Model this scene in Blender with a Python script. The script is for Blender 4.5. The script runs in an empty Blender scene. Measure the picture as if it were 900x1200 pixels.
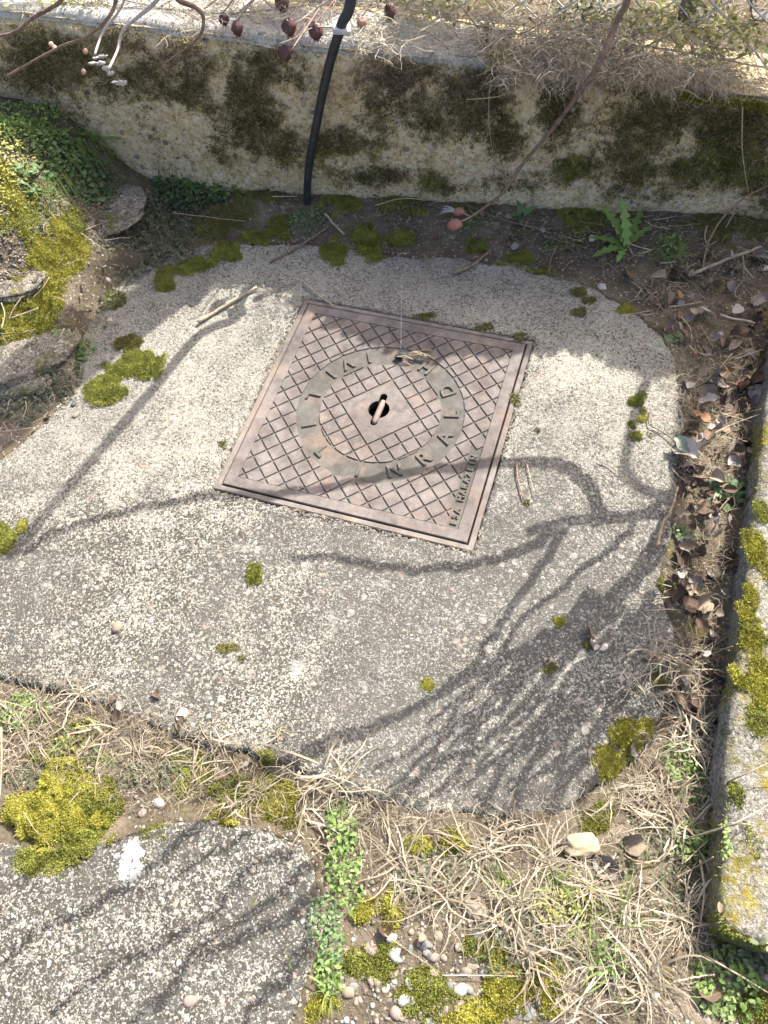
import bpy, bmesh, math, random
import numpy as np
from mathutils import Vector, Matrix

random.seed(7)
rng = np.random.default_rng(7)
scene = bpy.context.scene
COL = scene.collection
R = math.radians

# ------------------------------------------------------------------ camera
CAM_H = 1.2152
FPX = 938.0                                  # focal length in pixels of the 900x1200 photograph
ROT = np.array([[0.99126955, -0.131851, 0.0],
                [-0.11381247, -0.85565404, 0.50487908],
                [-0.06656881, -0.50047126, -0.86319008]])   # camera (x right, y down, z forward) -> world
cd = bpy.data.cameras.new('camera'); cam = bpy.data.objects.new('camera', cd); COL.objects.link(cam)
Rm = ROT.copy(); Rm[:, 1] *= -1; Rm[:, 2] *= -1
xw = Rm[:, 0]; zw = Rm[:, 2] / np.linalg.norm(Rm[:, 2]); # orthonormalise
xw = np.array([0.99777, -0.06675, 0.0])
fwd = ROT @ np.array([0, 0, 1.0])
fwd /= np.linalg.norm(fwd)
xw = ROT @ np.array([1.0, 0, 0]); xw -= fwd * (xw @ fwd); xw /= np.linalg.norm(xw)
yw = np.cross(-fwd, xw)
M = Matrix(((xw[0], yw[0], -fwd[0], 0), (xw[1], yw[1], -fwd[1], 0), (xw[2], yw[2], -fwd[2], CAM_H), (0, 0, 0, 1)))
cam.matrix_world = M
cd.sensor_fit = 'VERTICAL'; cd.sensor_height = 36.0; cd.lens = FPX / 1200 * 36
cd.clip_start = 0.02; cd.clip_end = 500
cd.dof.use_dof = True; cd.dof.focus_distance = 1.25; cd.dof.aperture_fstop = 11
scene.camera = cam

# ------------------------------------------------------------------ light
SUN_AZ = math.atan2(0.669, 0.743); SUN_EL = R(46)
sx, sy, sz = math.cos(SUN_EL) * math.cos(SUN_AZ), math.cos(SUN_EL) * math.sin(SUN_AZ), math.sin(SUN_EL)
KX, KY = sx / sz, sy / sz                    # horizontal shift towards the sun per metre of height
world = bpy.data.worlds.new('World'); scene.world = world; world.use_nodes = True
wn = world.node_tree
sky = wn.nodes.new('ShaderNodeTexSky'); sky.sky_type = 'NISHITA'; sky.sun_disc = False; sky.dust_density = 6.0; sky.ozone_density = 0.3
sky.sun_elevation = SUN_EL; sky.sun_rotation = math.pi / 2 - SUN_AZ
wn.links.new(sky.outputs[0], wn.nodes['Background'].inputs[0]); wn.nodes['Background'].inputs[1].default_value = 0.13
sl = bpy.data.lights.new('sun', 'SUN'); sl.energy = 4.0; sl.angle = R(0.4); sl.color = (1.0, 0.955, 0.88)
so = bpy.data.objects.new('sun', sl); COL.objects.link(so)
so.rotation_euler = Vector((sx, sy, sz)).to_track_quat('Z', 'Y').to_euler(); so.location = (3, 3, 4)
scene.view_settings.view_transform = 'Standard'; scene.view_settings.look = 'None'
scene.view_settings.exposure = 1.34; scene.view_settings.gamma = 1.0
scene.render.resolution_x = 768; scene.render.resolution_y = 1024

# ------------------------------------------------------------------ maths helpers
C0 = np.array([0, 0, CAM_H])
def ray(px, py):
    return ROT @ np.array([px - 450.0, py - 600.0, FPX])
def at(px, py, z=0.0):
    d = ray(px, py); return C0 + d * ((z - CAM_H) / d[2])
def proj(p):
    c = ROT.T @ (np.asarray(p, float) - C0); return 450 + FPX * c[0] / c[2], 600 + FPX * c[1] / c[2]
def sstep(x):
    x = np.clip(x, 0, 1); return x * x * (3 - 2 * x)
def _h(i, j, s):
    v = (i.astype(np.int64) * 374761393 + j.astype(np.int64) * 668265263 + s * 974711) & 0x7fffffff
    v = ((v ^ (v >> 13)) * 1274126177) & 0x7fffffff
    v = ((v ^ (v >> 15)) * 668265261) & 0x7fffffff
    return ((v >> 7) & 0xffff) / 65535.0
def vn(x, y, s=0):
    x = np.asarray(x, float); y = np.asarray(y, float)
    i = np.floor(x); j = np.floor(y); fx = sstep(x - i); fy = sstep(y - j)
    return ((_h(i, j, s) * (1 - fx) + _h(i + 1, j, s) * fx) * (1 - fy) + (_h(i, j + 1, s) * (1 - fx) + _h(i + 1, j + 1, s) * fx) * fy) * 2 - 1
def fbm(x, y, s=0, o=4):
    r = 0; a = 1.0; f = 1.0
    for k in range(o):
        r = r + a * vn(np.asarray(x) * f + 17.3 * k, np.asarray(y) * f - 9.1 * k, s + k); a *= .5; f *= 2.03
    return r / 1.9
def poly_sd(x, y, P):
    """signed distance, positive inside"""
    x = np.asarray(x, float); y = np.asarray(y, float)
    d = np.full(x.shape, 1e9); ins = np.zeros(x.shape, bool); n = len(P)
    for k in range(n):
        ax, ay = P[k]; bx, by = P[(k + 1) % n]; ex, ey = bx - ax, by - ay
        t = np.clip(((x - ax) * ex + (y - ay) * ey) / (ex * ex + ey * ey + 1e-12), 0, 1)
        d = np.minimum(d, (x - ax - t * ex) ** 2 + (y - ay - t * ey) ** 2)
        c = ((ay > y) != (by > y)) & (x < ex * (y - ay) / (ey + 1e-15) + ax); ins ^= c
    return np.where(ins, 1, -1) * np.sqrt(d)
def pxpoly(pts, z=0.0):
    return [tuple(at(p[0], p[1], z)[:2]) for p in pts]
def smooth_closed(P, n=3):
    P = [np.array(p) for p in P]
    for _ in range(n):
        Q = []
        for k in range(len(P)):
            a, b = P[k], P[(k + 1) % len(P)]; Q += [a * .75 + b * .25, a * .25 + b * .75]
        P = Q
    return [tuple(p) for p in P]

# ------------------------------------------------------------------ setting shape (world metres)
WA = np.array([-0.09, 1.56]); WD = np.array([0.96401, -0.26587]); WN = np.array([0.26587, 0.96401])   # wall base line, WN points away
def wall_top(s):                              # s = metres along the wall from WA
    return np.clip(0.357 - 0.088 * s, 0.2, 0.43)
SLAB = smooth_closed(pxpoly([(-120, 610), (0, 540), (92, 458), (84, 432), (92, 378), (132, 322), (190, 296), (280, 282), (370, 284), (480, 300), (560, 302), (640, 318),
    (725, 345), (785, 395), (803, 470), (797, 560), (790, 620), (772, 680), (796, 735), (798, 800), (765, 865), (705, 925), (640, 958), (560, 962),
    (470, 945), (400, 925), (320, 890), (250, 872), (180, 850), (110, 822), (40, 800), (-120, 770)]), 2)
SLAB2 = smooth_closed(pxpoly([(-150, 985), (0, 985), (70, 1000), (140, 985), (190, 962), (265, 958), (350, 984), (372, 1020), (376, 1090), (352, 1160), (330, 1230), (300, 1330), (-150, 1330)]), 2)
COVER_C = at(357, 349) * .25 + at(627, 399) * .25 + at(555, 649) * .25 + at(248, 574) * .25
CANG = math.atan2(-0.199, 0.446)
CU = np.array([math.cos(CANG), math.sin(CANG)]); CV = np.array([-math.sin(CANG), math.cos(CANG)])
def soil_z(x, y):
    x = np.asarray(x, float); y = np.asarray(y, float)
    z = -0.013 + 0.010 * fbm(x * 7, y * 7, 3) + 0.004 * fbm(x * 45, y * 45, 5, 3)
    m = sstep((-0.36 - x) / .36) * sstep((y - 0.98) / .62)
    z = z + 0.24 * m * (1 + .25 * fbm(x * 9, y * 9, 8, 3))
    # soil rises a little against the wall
    dw = (x - WA[0]) * WN[0] + (y - WA[1]) * WN[1]
    s = (x - WA[0]) * WD[0] + (y - WA[1]) * WD[1]
    z = z + 0.03 * sstep((dw + .18) / .18) * (dw < .05)
    # bank behind the wall
    z = np.where(dw > .07, wall_top(s) - 0.045 + .03 * fbm(x * 5, y * 5, 21) + np.clip(dw - .2, 0, 5) * .12, z)
    # bottom pebbly zone raised
    z = z + 0.018 * sstep((0.22 - y) / .2) * sstep((x + .12) / .1) * sstep((.36 - x) / .1)
    return z
def gnd(px, py, dz=0.0):
    z = 0.0
    for _ in range(7):
        p = at(px, py, z); z = z * .4 + .6 * float(top_z(p[0], p[1]))
    return at(px, py, z) + np.array([0, 0, dz])

# ------------------------------------------------------------------ materials
def nodes(name):
    m = bpy.data.materials.new(name); m.use_nodes = True; nt = m.node_tree
    b = nt.nodes['Principled BSDF']; return m, nt, b
class G:
    def __init__(s, nt): s.nt = nt; s.tc = nt.nodes.new('ShaderNodeTexCoord').outputs['Object']
    def L(s, a, b):
        s.nt.links.new(a, b)
    def setin(s, sock, v):
        if hasattr(v, 'is_linked'): s.L(v, sock)
        else:
            if isinstance(v, (tuple, list)) and len(v) == 3 and sock.type == 'RGBA': v = (*v, 1)
            sock.default_value = v
    def noise(s, scale, detail=5, rough=.6, vec=None, out='Fac', dist=0):
        n = s.nt.nodes.new('ShaderNodeTexNoise'); s.L(vec or s.tc, n.inputs['Vector']); n.inputs['Scale'].default_value = scale
        n.inputs['Detail'].default_value = detail; n.inputs['Roughness'].default_value = rough; n.inputs['Distortion'].default_value = dist
        return n.outputs[out]
    def vor(s, scale, out='Distance', feature='F1', vec=None, rnd=1.0):
        n = s.nt.nodes.new('ShaderNodeTexVoronoi'); n.feature = feature; s.L(vec or s.tc, n.inputs['Vector']); n.inputs['Scale'].default_value = scale
        n.inputs['Randomness'].default_value = rnd
        return n.outputs[out]
    def ramp(s, v, stops, interp='LINEAR'):
        n = s.nt.nodes.new('ShaderNodeValToRGB'); n.color_ramp.interpolation = interp; e = n.color_ramp.elements
        while len(e) < len(stops): e.new(.5)
        for k, (p, c) in enumerate(stops):
            e[k].position = p; e[k].color = (*c, 1) if isinstance(c, (tuple, list)) else (c, c, c, 1)
        s.L(v, n.inputs[0]); return n.outputs[0]
    def mix(s, f, a, b, mode='MIX'):
        n = s.nt.nodes.new('ShaderNodeMix'); n.data_type = 'RGBA'; n.blend_type = mode
        s.setin(n.inputs[0], f); s.setin(n.inputs[6], a); s.setin(n.inputs[7], b); return n.outputs[2]
    def math(s, op, a, b=0.0):
        n = s.nt.nodes.new('ShaderNodeMath'); n.operation = op; s.setin(n.inputs[0], a); s.setin(n.inputs[1], b); return n.outputs[0]
    def sep(s, c, i=0):
        n = s.nt.nodes.new('ShaderNodeSeparateColor'); s.L(c, n.inputs[0]); return n.outputs[i]
    def bump(s, h, strength=.5, dist=.002, nrm=None):
        n = s.nt.nodes.new('ShaderNodeBump'); n.inputs['Strength'].default_value = strength; n.inputs['Distance'].default_value = dist
        s.L(h, n.inputs['Height'])
        if nrm: s.L(nrm, n.inputs['Normal'])
        return n.outputs[0]
    def warp(s, amount, scale):
        c = s.noise(scale, 2, .5, out='Color')
        n = s.nt.nodes.new('ShaderNodeVectorMath'); n.operation = 'MULTIPLY_ADD'; s.L(c, n.inputs[0]); n.inputs[1].default_value = (amount,) * 3; s.L(s.tc, n.inputs[2])
        return n.outputs[0]
    def rand(s):
        return s.nt.nodes.new('ShaderNodeObjectInfo').outputs['Random']
    def vcol(s, name='tint'):
        n = s.nt.nodes.new('ShaderNodeAttribute'); n.attribute_name = name; return n.outputs

def concrete(name, tones, stain, stain_amt=.5, moss=0.0, grain=210, bumpd=.0026, moss_cols=((.05, .06, .012), (.17, .17, .02)), pebbly=.45, dirt=(.046, .04, .033), rough=1.06, zone=False, dthr=0.0, bright=1.0):
    m, nt, b = nodes(name); g = G(nt)
    w = g.warp(.006, 130)
    h1 = g.noise(grain * .95, 4, .7, dist=.8)                  # grainy broken surface
    h2 = g.noise(grain * 1.7, 2, .6)
    hh = g.math('ADD', g.math('MULTIPLY', h1, .72), g.math('MULTIPLY', h2, .28))
    cv = g.vor(grain * 1.15, 'Color', vec=w); dv = g.vor(grain * 1.15, vec=w); c1 = g.sep(cv); c1b = g.sep(cv, 1)
    cw = g.vor(grain * .45, 'Color', vec=w); dw = g.vor(grain * .45, vec=w); c2 = g.sep(cw); c2b = g.sep(cw, 1)
    base = g.ramp(g.math('ADD', g.math('MULTIPLY', c1, .3), g.math('MULTIPLY', h1, .7)), tones)
    isg = g.math('MULTIPLY', g.math('GREATER_THAN', c1b, 1 - pebbly * .8), g.math('LESS_THAN', dv, .40))
    isb = g.math('MULTIPLY', g.math('GREATER_THAN', c2b, 1 - pebbly * .32), g.math('LESS_THAN', dw, .36))
    col = g.mix(g.math('MULTIPLY', isg, .8), base, g.ramp(c1, [(0, tones[1][1]), (.3, (.45, .34, .26)), (.5, tones[-2][1]), (.75, (.62, .56, .48)), (1, tones[-1][1])], 'CONSTANT'))
    col = g.mix(g.math('MULTIPLY', isb, .85), col, g.ramp(c2, [(0, (.24, .22, .2)), (.25, (.48, .37, .29)), (.45, tones[-2][1]), (.7, (.55, .45, .36)), (.85, tones[-1][1])], 'CONSTANT'))
    n1 = g.noise(4.2, 7, .68); n0 = g.noise(17, 6, .7)
    thr = g.math('ADD', g.math('MULTIPLY', n0, .20), g.math('ADD', g.math('MULTIPLY', n1, .16), .245 + dthr))       # where the hollows start to hold dirt
    if zone:
        zt = g.vcol()[2]; thr = g.math('SUBTRACT', thr, g.math('MULTIPLY', zt, .07)); col = g.mix(g.math('MULTIPLY', zt, .4), col, (.46, .425, .35))
    dm = g.math('SUBTRACT', thr, hh); dm = g.ramp(g.math('MULTIPLY', dm, 14.0), [(0, 0.0), (1, 1.0)])
    inv = g.math('SUBTRACT', 1.0, g.math('MAXIMUM', isg, isb)); dm = g.math('MULTIPLY', dm, inv)
    col = g.mix(g.math('MULTIPLY', dm, .85 * rough), col, dirt)
    if zone:
        cz = g.vor(42, 'Color', vec=w); dz_ = g.vor(42, vec=w); zb = g.math('MULTIPLY', g.math('GREATER_THAN', g.sep(cz), .86), g.math('LESS_THAN', dz_, .26)); col = g.mix(g.math('MULTIPLY', zb, .75), col, g.ramp(g.sep(cz, 1), [(0, (.30, .22, .18)), (.35, (.42, .34, .27)), (.6, (.5, .47, .42)), (.85, (.22, .21, .20))], 'CONSTANT')); isb = g.math('MAXIMUM', isb, zb)
        nv = g.noise(1.9, 5, .6); col = g.mix(g.ramp(nv, [(.42, .0), (.6, .32)]), col, (.19, .18, .165))
    n2 = g.noise(60, 4, .7)
    st = g.math('MULTIPLY', g.ramp(n1, [(.40, 0.0), (.62, 1.0)]), g.ramp(n2, [(.38, .2), (.62, 1.0)]))
    col = g.mix(g.math('MULTIPLY', st, stain_amt), col, stain)
    nb = g.noise(75, 4, .65); nb2 = g.noise(9, 5, .65)
    sp = g.math('MULTIPLY', g.ramp(nb, [(.58, 0.0), (.66, 1.0)]), g.ramp(nb2, [(.45, 0.0), (.62, .75)]))
    col = g.mix(sp, col, (.065, .062, .055))
    nl = g.noise(22, 5, .7); col = g.mix(g.ramp(nl, [(.60, 0.0), (.72, .4)]), col, tuple(min(.8, v * 1.05) for v in tones[-1][1]))
    if moss > 0:
        nm = g.noise(7.5, 8, .75); nm2 = g.noise(110, 4, .7)
        mc = g.mix(g.ramp(g.noise(24, 5, .7), [(.35, 0.0), (.65, 1.0)]), (*moss_cols[0],), (*moss_cols[1],))
        t0 = .68 - moss * .3
        mm = g.math('MULTIPLY', g.ramp(nm, [(t0, 0.0), (t0 + .10, 1.0)]), g.ramp(nm2, [(.38, .1), (.55, 1.0)]))
        col = g.mix(mm, col, mc)
    g.L(col, b.inputs['Base Color']); b.inputs['Roughness'].default_value = .95; b.inputs['Specular IOR Level'].default_value = .2
    h = g.math('ADD', g.math('MULTIPLY', hh, 2.2), g.math('MULTIPLY', isg, g.math('SUBTRACT', .45, dv)))
    h = g.math('ADD', h, g.math('MULTIPLY', g.math('MULTIPLY', isb, g.math('SUBTRACT', .42, dw)), 1.6)); h = g.math('SUBTRACT', h, g.math('MULTIPLY', sp, .35))
    g.L(g.bump(h, 1.0, bumpd), b.inputs['Normal'])
    return m
M_slab = concrete('weathered_concrete', [(.2, (0.141, 0.138, 0.122)), (.38, (0.248, 0.241, 0.206)), (.5, (0.339, 0.330, 0.280)), (.62, (0.431, 0.423, 0.365)), (.8, (0.530, 0.525, 0.470))], (0.166, 0.165, 0.150), .4, pebbly=.42, zone=True, moss=.03, dthr=.15, grain=225)
M_slab2 = concrete('weathered_concrete_grey', [(.2, (0.144, 0.141, 0.124)), (.38, (0.252, 0.248, 0.214)), (.5, (0.337, 0.330, 0.284)), (.62, (0.438, 0.429, 0.372)), (.8, (0.555, 0.549, 0.495))], (0.168, 0.169, 0.157), .45, dthr=.16, moss=.12, grain=215, pebbly=.5)
M_kerb = concrete('mossy_kerb_concrete', [(.2, (0.104, 0.100, 0.088)), (.38, (0.192, 0.184, 0.160)), (.5, (0.264, 0.252, 0.220)), (.62, (0.336, 0.320, 0.280)), (.8, (0.448, 0.432, 0.384))], (0.120, 0.112, 0.096), .6, moss=.66, grain=220,
                  moss_cols=((.09, .08, .02), (.33, .27, .03)), pebbly=.5, dthr=.05)
M_wall = concrete('old_wall_concrete', [(.2, (.48, .35, .18)), (.38, (.66, .52, .30)), (.5, (.76, .63, .40)), (.62, (.82, .72, .52)), (.8, (.82, .78, .66))], (.46, .32, .15), .45, moss=.42, grain=120,
                  bumpd=.0035, moss_cols=((.20, .16, .06), (.40, .32, .13)), pebbly=1.0, dirt=(.30, .21, .11), dthr=.01)
M_rock = concrete('rough_rubble', [(.2, (0.102, 0.093, 0.076)), (.38, (0.178, 0.162, 0.132)), (.5, (0.246, 0.221, 0.178)), (.62, (0.315, 0.285, 0.238)), (.8, (0.408, 0.374, 0.323))], (0.145, 0.128, 0.102), .5, dthr=.05, moss=.42, grain=170, pebbly=.6)

def soil_mat():
    m, nt, b = nodes('dark_soil'); g = G(nt)
    n1 = g.noise(9, 7, .7); n2 = g.noise(140, 4, .7)
    col = g.ramp(n1, [(.3, (.06, .05, .036)), (.5, (.12, .10, .072)), (.68, (.24, .20, .15))])
    v = g.sep(g.vor(170, 'Color')); d = g.vor(170)
    gr = g.math('MULTIPLY', g.math('GREATER_THAN', v, .78), g.math('LESS_THAN', d, .4))
    col = g.mix(gr, col, g.ramp(v, [(.78, (.18, .15, .11)), (.88, (.34, .29, .23)), (1, (.5, .47, .4))]))
    col = g.mix(g.math('MULTIPLY', g.ramp(n2, [(.45, 0.0), (.7, .6)]), 1), col, (.20, .155, .105))
    nm = g.noise(12, 6, .7); col = g.mix(g.ramp(nm, [(.56, 0.0), (.64, .75)]), col, (.10, .095, .02))
    g.L(col, b.inputs['Base Color']); b.inputs['Roughness'].default_value = 1; b.inputs['Specular IOR Level'].default_value = .1
    h = g.math('ADD', g.math('MULTIPLY', n2, 1.2), g.math('MULTIPLY', gr, .6)); g.L(g.bump(h, 1, .004), b.inputs['Normal'])
    return m
M_soil = soil_mat()

def plain(name, c, rough=.8, var=.25, scale=40, spec=.3, bump=0, sss=0, c2=None, metallic=0, objrand=0):
    m, nt, b = nodes(name); g = G(nt)
    n = g.noise(scale, 5, .65)
    a = tuple(v * (1 - var) for v in c); z = c2 if c2 else tuple(min(1, v * (1 + var)) for v in c)
    col = g.ramp(n, [(.35, a), (.65, z)])
    if objrand:
        hs = nt.nodes.new('ShaderNodeHueSaturation'); g.L(col, hs.inputs['Color'])
        mr = g.math('ADD', g.math('MULTIPLY', g.rand(), objrand), 1 - objrand * .5); g.L(mr, hs.inputs['Value']); col = hs.outputs[0]
    g.L(col, b.inputs['Base Color']); b.inputs['Roughness'].default_value = rough; b.inputs['Specular IOR Level'].default_value = spec
    b.inputs['Metallic'].default_value = metallic
    if bump: g.L(g.bump(g.noise(scale * 3, 4, .7), 1, bump), b.inputs['Normal'])
    return m
def tinted(name, c, c2, rough=.75, spec=.25, transl=0.0):
    """colour follows a per-piece random attribute"""
    m, nt, b = nodes(name); g = G(nt)
    t = g.vcol()[2]
    n = g.noise(30, 3, .6)
    col = g.mix(t, c, c2); col = g.mix(g.ramp(n, [(.35, 0.0), (.7, .35)]), col, tuple(v * .6 for v in c))
    g.L(col, b.inputs['Base Color']); b.inputs['Roughness'].default_value = rough; b.inputs['Specular IOR Level'].default_value = spec
    if transl:
        tr = nt.nodes.new('ShaderNodeBsdfTranslucent'); g.L(col, tr.inputs[0]); mx = nt.nodes.new('ShaderNodeMixShader'); mx.inputs[0].default_value = transl
        g.L(b.outputs[0], mx.inputs[1]); g.L(tr.outputs[0], mx.inputs[2]); g.L(mx.outputs[0], nt.nodes['Material Output'].inputs[0])
    return m
M_moss_y = tinted('yellow_moss', (0.202, 0.192, 0.030), (0.605, 0.575, 0.131), .9, .1, .2)
M_moss_g = tinted('green_moss', (0.138, 0.156, 0.031), (0.463, 0.475, 0.125), .9, .1, .2)
M_moss_d = tinted('dark_moss', (.12, .115, .035), (.34, .31, .12), .95, .1)
M_moss_b = tinted('brown_moss', (.16, .125, .07), (.46, .37, .24), .95, .1)
M_dry = tinted('dry_grass', (0.243, 0.194, 0.126), (0.666, 0.603, 0.477), .7, .25, .25)
M_dry2 = tinted('dead_fibres', (.17, .135, .09), (.48, .41, .31), .8, .2, .15)
M_green = tinted('green_grass_blades', (0.102, 0.170, 0.034), (0.357, 0.425, 0.128), .6, .35, .3)
M_leafg = tinted('green_weed_leaves', (.08, .15, .03), (.32, .46, .13), .55, .4, .25)
M_leafb = tinted('blue_green_leaves', (.07, .13, .05), (.26, .38, .17), .6, .35, .2)
M_leafd = tinted('dark_weed_leaves', (0.053, 0.068, 0.038), (0.203, 0.232, 0.135), .6, .35, .15)
M_leafy = tinted('yellow_green_leaves', (0.184, 0.202, 0.046), (0.570, 0.552, 0.184), .65, .3, .3)
M_gravel = tinted('loose_grit', (0.098, 0.084, 0.066), (0.434, 0.392, 0.336), .85, .25)
M_twig = plain('grey_brown_twig', (.26, .19, .13), .85, .4, 120, .2, .0006, objrand=.5)
M_twigp = plain('pale_dead_stem', (.40, .33, .24), .8, .25, 120, .2, .0004, objrand=.3)
M_cane = plain('rose_cane_bark', (.22, .15, .115), .75, .35, 90, .3, .0006)
M_canew = plain('bleached_cane', (.50, .44, .41), .75, .2, 90, .3, .0004)
M_canep = plain('pinkish_green_rose_shoot', (.42, .25, .20), .6, .25, 60, .4)
M_hip = plain('dark_rosehip_skin', (.075, .03, .032), .42, .4, 40, .4, .0006, c2=(.15, .07, .065))
M_hipr = plain('orange_rosehip_skin', (.42, .19, .14), .5, .3, 50, .35, .0006)
M_white = plain('white_bract', (0.495, 0.468, 0.450), .7, .1, 60, .3)
M_hose = plain('black_rubber_hose', (.028, .032, .036), .5, .3, 60, .5, .0003)
M_wire = plain('galvanised_wire', (.50, .48, .43), .5, .3, 60, .5, metallic=.3)
LEAF = [plain('dry_leaf_brown', (.17, .115, .08), .7, .35, 60, .35, .0008, objrand=.5), plain('dry_leaf_tan', (.32, .25, .18), .65, .3, 60, .35, .0008, objrand=.4),
        plain('dry_leaf_grey', (.27, .235, .215), .75, .3, 60, .3, .0008, objrand=.4), plain('dry_leaf_pale', (.52, .46, .41), .6, .2, 60, .35, .0006, objrand=.3),
        plain('dry_leaf_dark', (.11, .07, .05), .75, .4, 60, .35, .0008, objrand=.5), plain('dry_leaf_orange', (.36, .19, .09), .6, .3, 60, .4, .0008)]
M_leafgg = plain('grey_green_leaf', (.30, .34, .26), .6, .2, 60, .35, .0006)

# ------------------------------------------------------------------ object helpers
def tag(o, label=None, cat=None, group=None, kind=None):
    if label: o['label'] = label
    if cat: o['category'] = cat
    if group: o['group'] = group
    if kind: o['kind'] = kind
    return o
def empty(name, loc, label, cat, group=None, rz=0):
    o = bpy.data.objects.new(name, None); COL.objects.link(o); o.location = loc; o.rotation_euler = (0, 0, rz); o.empty_display_size = .02
    return tag(o, label, cat, group)
def mesh(name, V, F, mat, parent=None, base=None, tint=None, smooth=True, orphan=False):
    V = np.asarray(V, np.float32).reshape(-1, 3)
    if base is not None: V = V - np.asarray(base, np.float32)[None]
    me = bpy.data.meshes.new(name)
    if isinstance(F, np.ndarray):
        F = F.astype(np.int32); k = F.shape[1]
        me.vertices.add(len(V)); me.vertices.foreach_set('co', V.ravel())
        me.loops.add(F.size); me.loops.foreach_set('vertex_index', F.ravel())
        me.polygons.add(len(F)); me.polygons.foreach_set('loop_start', np.arange(0, F.size, k, dtype=np.int32))
        me.polygons.foreach_set('loop_total', np.full(len(F), k, np.int32))
    else:
        me.from_pydata(V.tolist(), [], F)
    me.update(calc_edges=True)
    if smooth: me.polygons.foreach_set('use_smooth', np.ones(len(me.polygons), bool))
    if tint is not None:
        a = me.attributes.new('tint', 'FLOAT', 'POINT'); a.data.foreach_set('value', np.asarray(tint, np.float32).ravel())
    me.materials.append(mat)
    if orphan: return me
    o = bpy.data.objects.new(name, me); COL.objects.link(o)
    if base is not None: o.location = base
    if parent is not None: o.parent = parent
    return o
def stack(parts):
    V = []; F = []; T = []; n = 0
    for p in parts:
        V.append(p[0]); F.append(p[1] + n); n += len(p[0])
        if len(p) > 2: T.append(p[2])
    return (np.concatenate(V), np.concatenate(F), np.concatenate(T) if T else None)
def heightfield(xs, ys, Z, keep=None):
    nx, ny = len(xs), len(ys); X, Y = np.meshgrid(xs, ys, indexing='ij')
    V = (Z if Z.ndim == 3 else np.stack([X, Y, Z], -1)).reshape(-1, 3)
    i = np.arange(nx * ny).reshape(nx, ny)
    q = np.stack([i[:-1, :-1], i[1:, :-1], i[1:, 1:], i[:-1, 1:]], -1)
    if keep is not None:
        k = keep[:-1, :-1] & keep[1:, :-1] & keep[1:, 1:] & keep[:-1, 1:]; q = q[k]
        used = np.unique(q); mp = np.full(nx * ny, -1); mp[used] = np.arange(len(used)); return V[used], mp[q].reshape(-1, 4)
    return V, q.reshape(-1, 4)
def tube(P, rad, sides=8, cap=True):
    P = np.asarray(P, float); n = len(P); rad = np.broadcast_to(np.asarray(rad, float), (n,))
    T = np.gradient(P, axis=0); T /= np.linalg.norm(T, axis=1)[:, None] + 1e-12
    up = np.array([0, 0, 1.0]) if abs(T[0][2]) < .9 else np.array([1.0, 0, 0])
    A = np.cross(T, up); A /= np.linalg.norm(A, axis=1)[:, None] + 1e-12; B = np.cross(T, A)
    th = np.linspace(0, 2 * np.pi, sides, endpoint=False)
    V = P[:, None] + rad[:, None, None] * (np.cos(th)[None, :, None] * A[:, None] + np.sin(th)[None, :, None] * B[:, None])
    i = np.arange(n * sides).reshape(n, sides); j = np.roll(i, -1, 1)
    F = np.stack([i[:-1], j[:-1], j[1:], i[1:]], -1).reshape(-1, 4)
    V = V.reshape(-1, 3)
    if cap:
        a = len(V); V = np.vstack([V, P[0], P[-1]])
        F = np.vstack([F, np.stack([j[0], i[0], np.full(sides, a), np.full(sides, a)], -1)[:, [0, 1, 2, 2]], np.stack([i[-1], j[-1], np.full(sides, a + 1), np.full(sides, a + 1)], -1)])
    return V, F
def tube_obj(name, P, rad, mat, parent=None, sides=8, base=None):
    V, F = tube(P, rad, sides); Fl = [tuple(dict.fromkeys(f)) for f in F.tolist()]
    return mesh(name, V, Fl, mat, parent, base)
def spline(P, n=24):
    P = np.asarray(P, float); Q = np.vstack([2 * P[0] - P[1], P, 2 * P[-1] - P[-2]]); out = []
    m = len(P) - 1; k = max(2, n // m)
    for i in range(m):
        p0, p1, p2, p3 = Q[i:i + 4]
        for t in np.linspace(0, 1, k, endpoint=False):
            out.append(.5 * (2 * p1 + (p2 - p0) * t + (2 * p0 - 5 * p1 + 4 * p2 - p3) * t * t + (3 * p1 - p0 - 3 * p2 + p3) * t ** 3))
    out.append(P[-1]); return np.array(out)
def ribbons(P, W, side):
    """P (N,K,3) centre lines, W (N,K) half widths, side (N,3)"""
    N, K = P.shape[:2]
    V = np.stack([P - side[:, None] * W[..., None], P + side[:, None] * W[..., None]], 2).reshape(-1, 3)
    i = (np.arange(N * K) * 2).reshape(N, K); a = i[:, :-1]; b = i[:, 1:]
    F = np.stack([a, a + 1, b + 1, b], -1).reshape(-1, 4)
    return V, F
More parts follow.
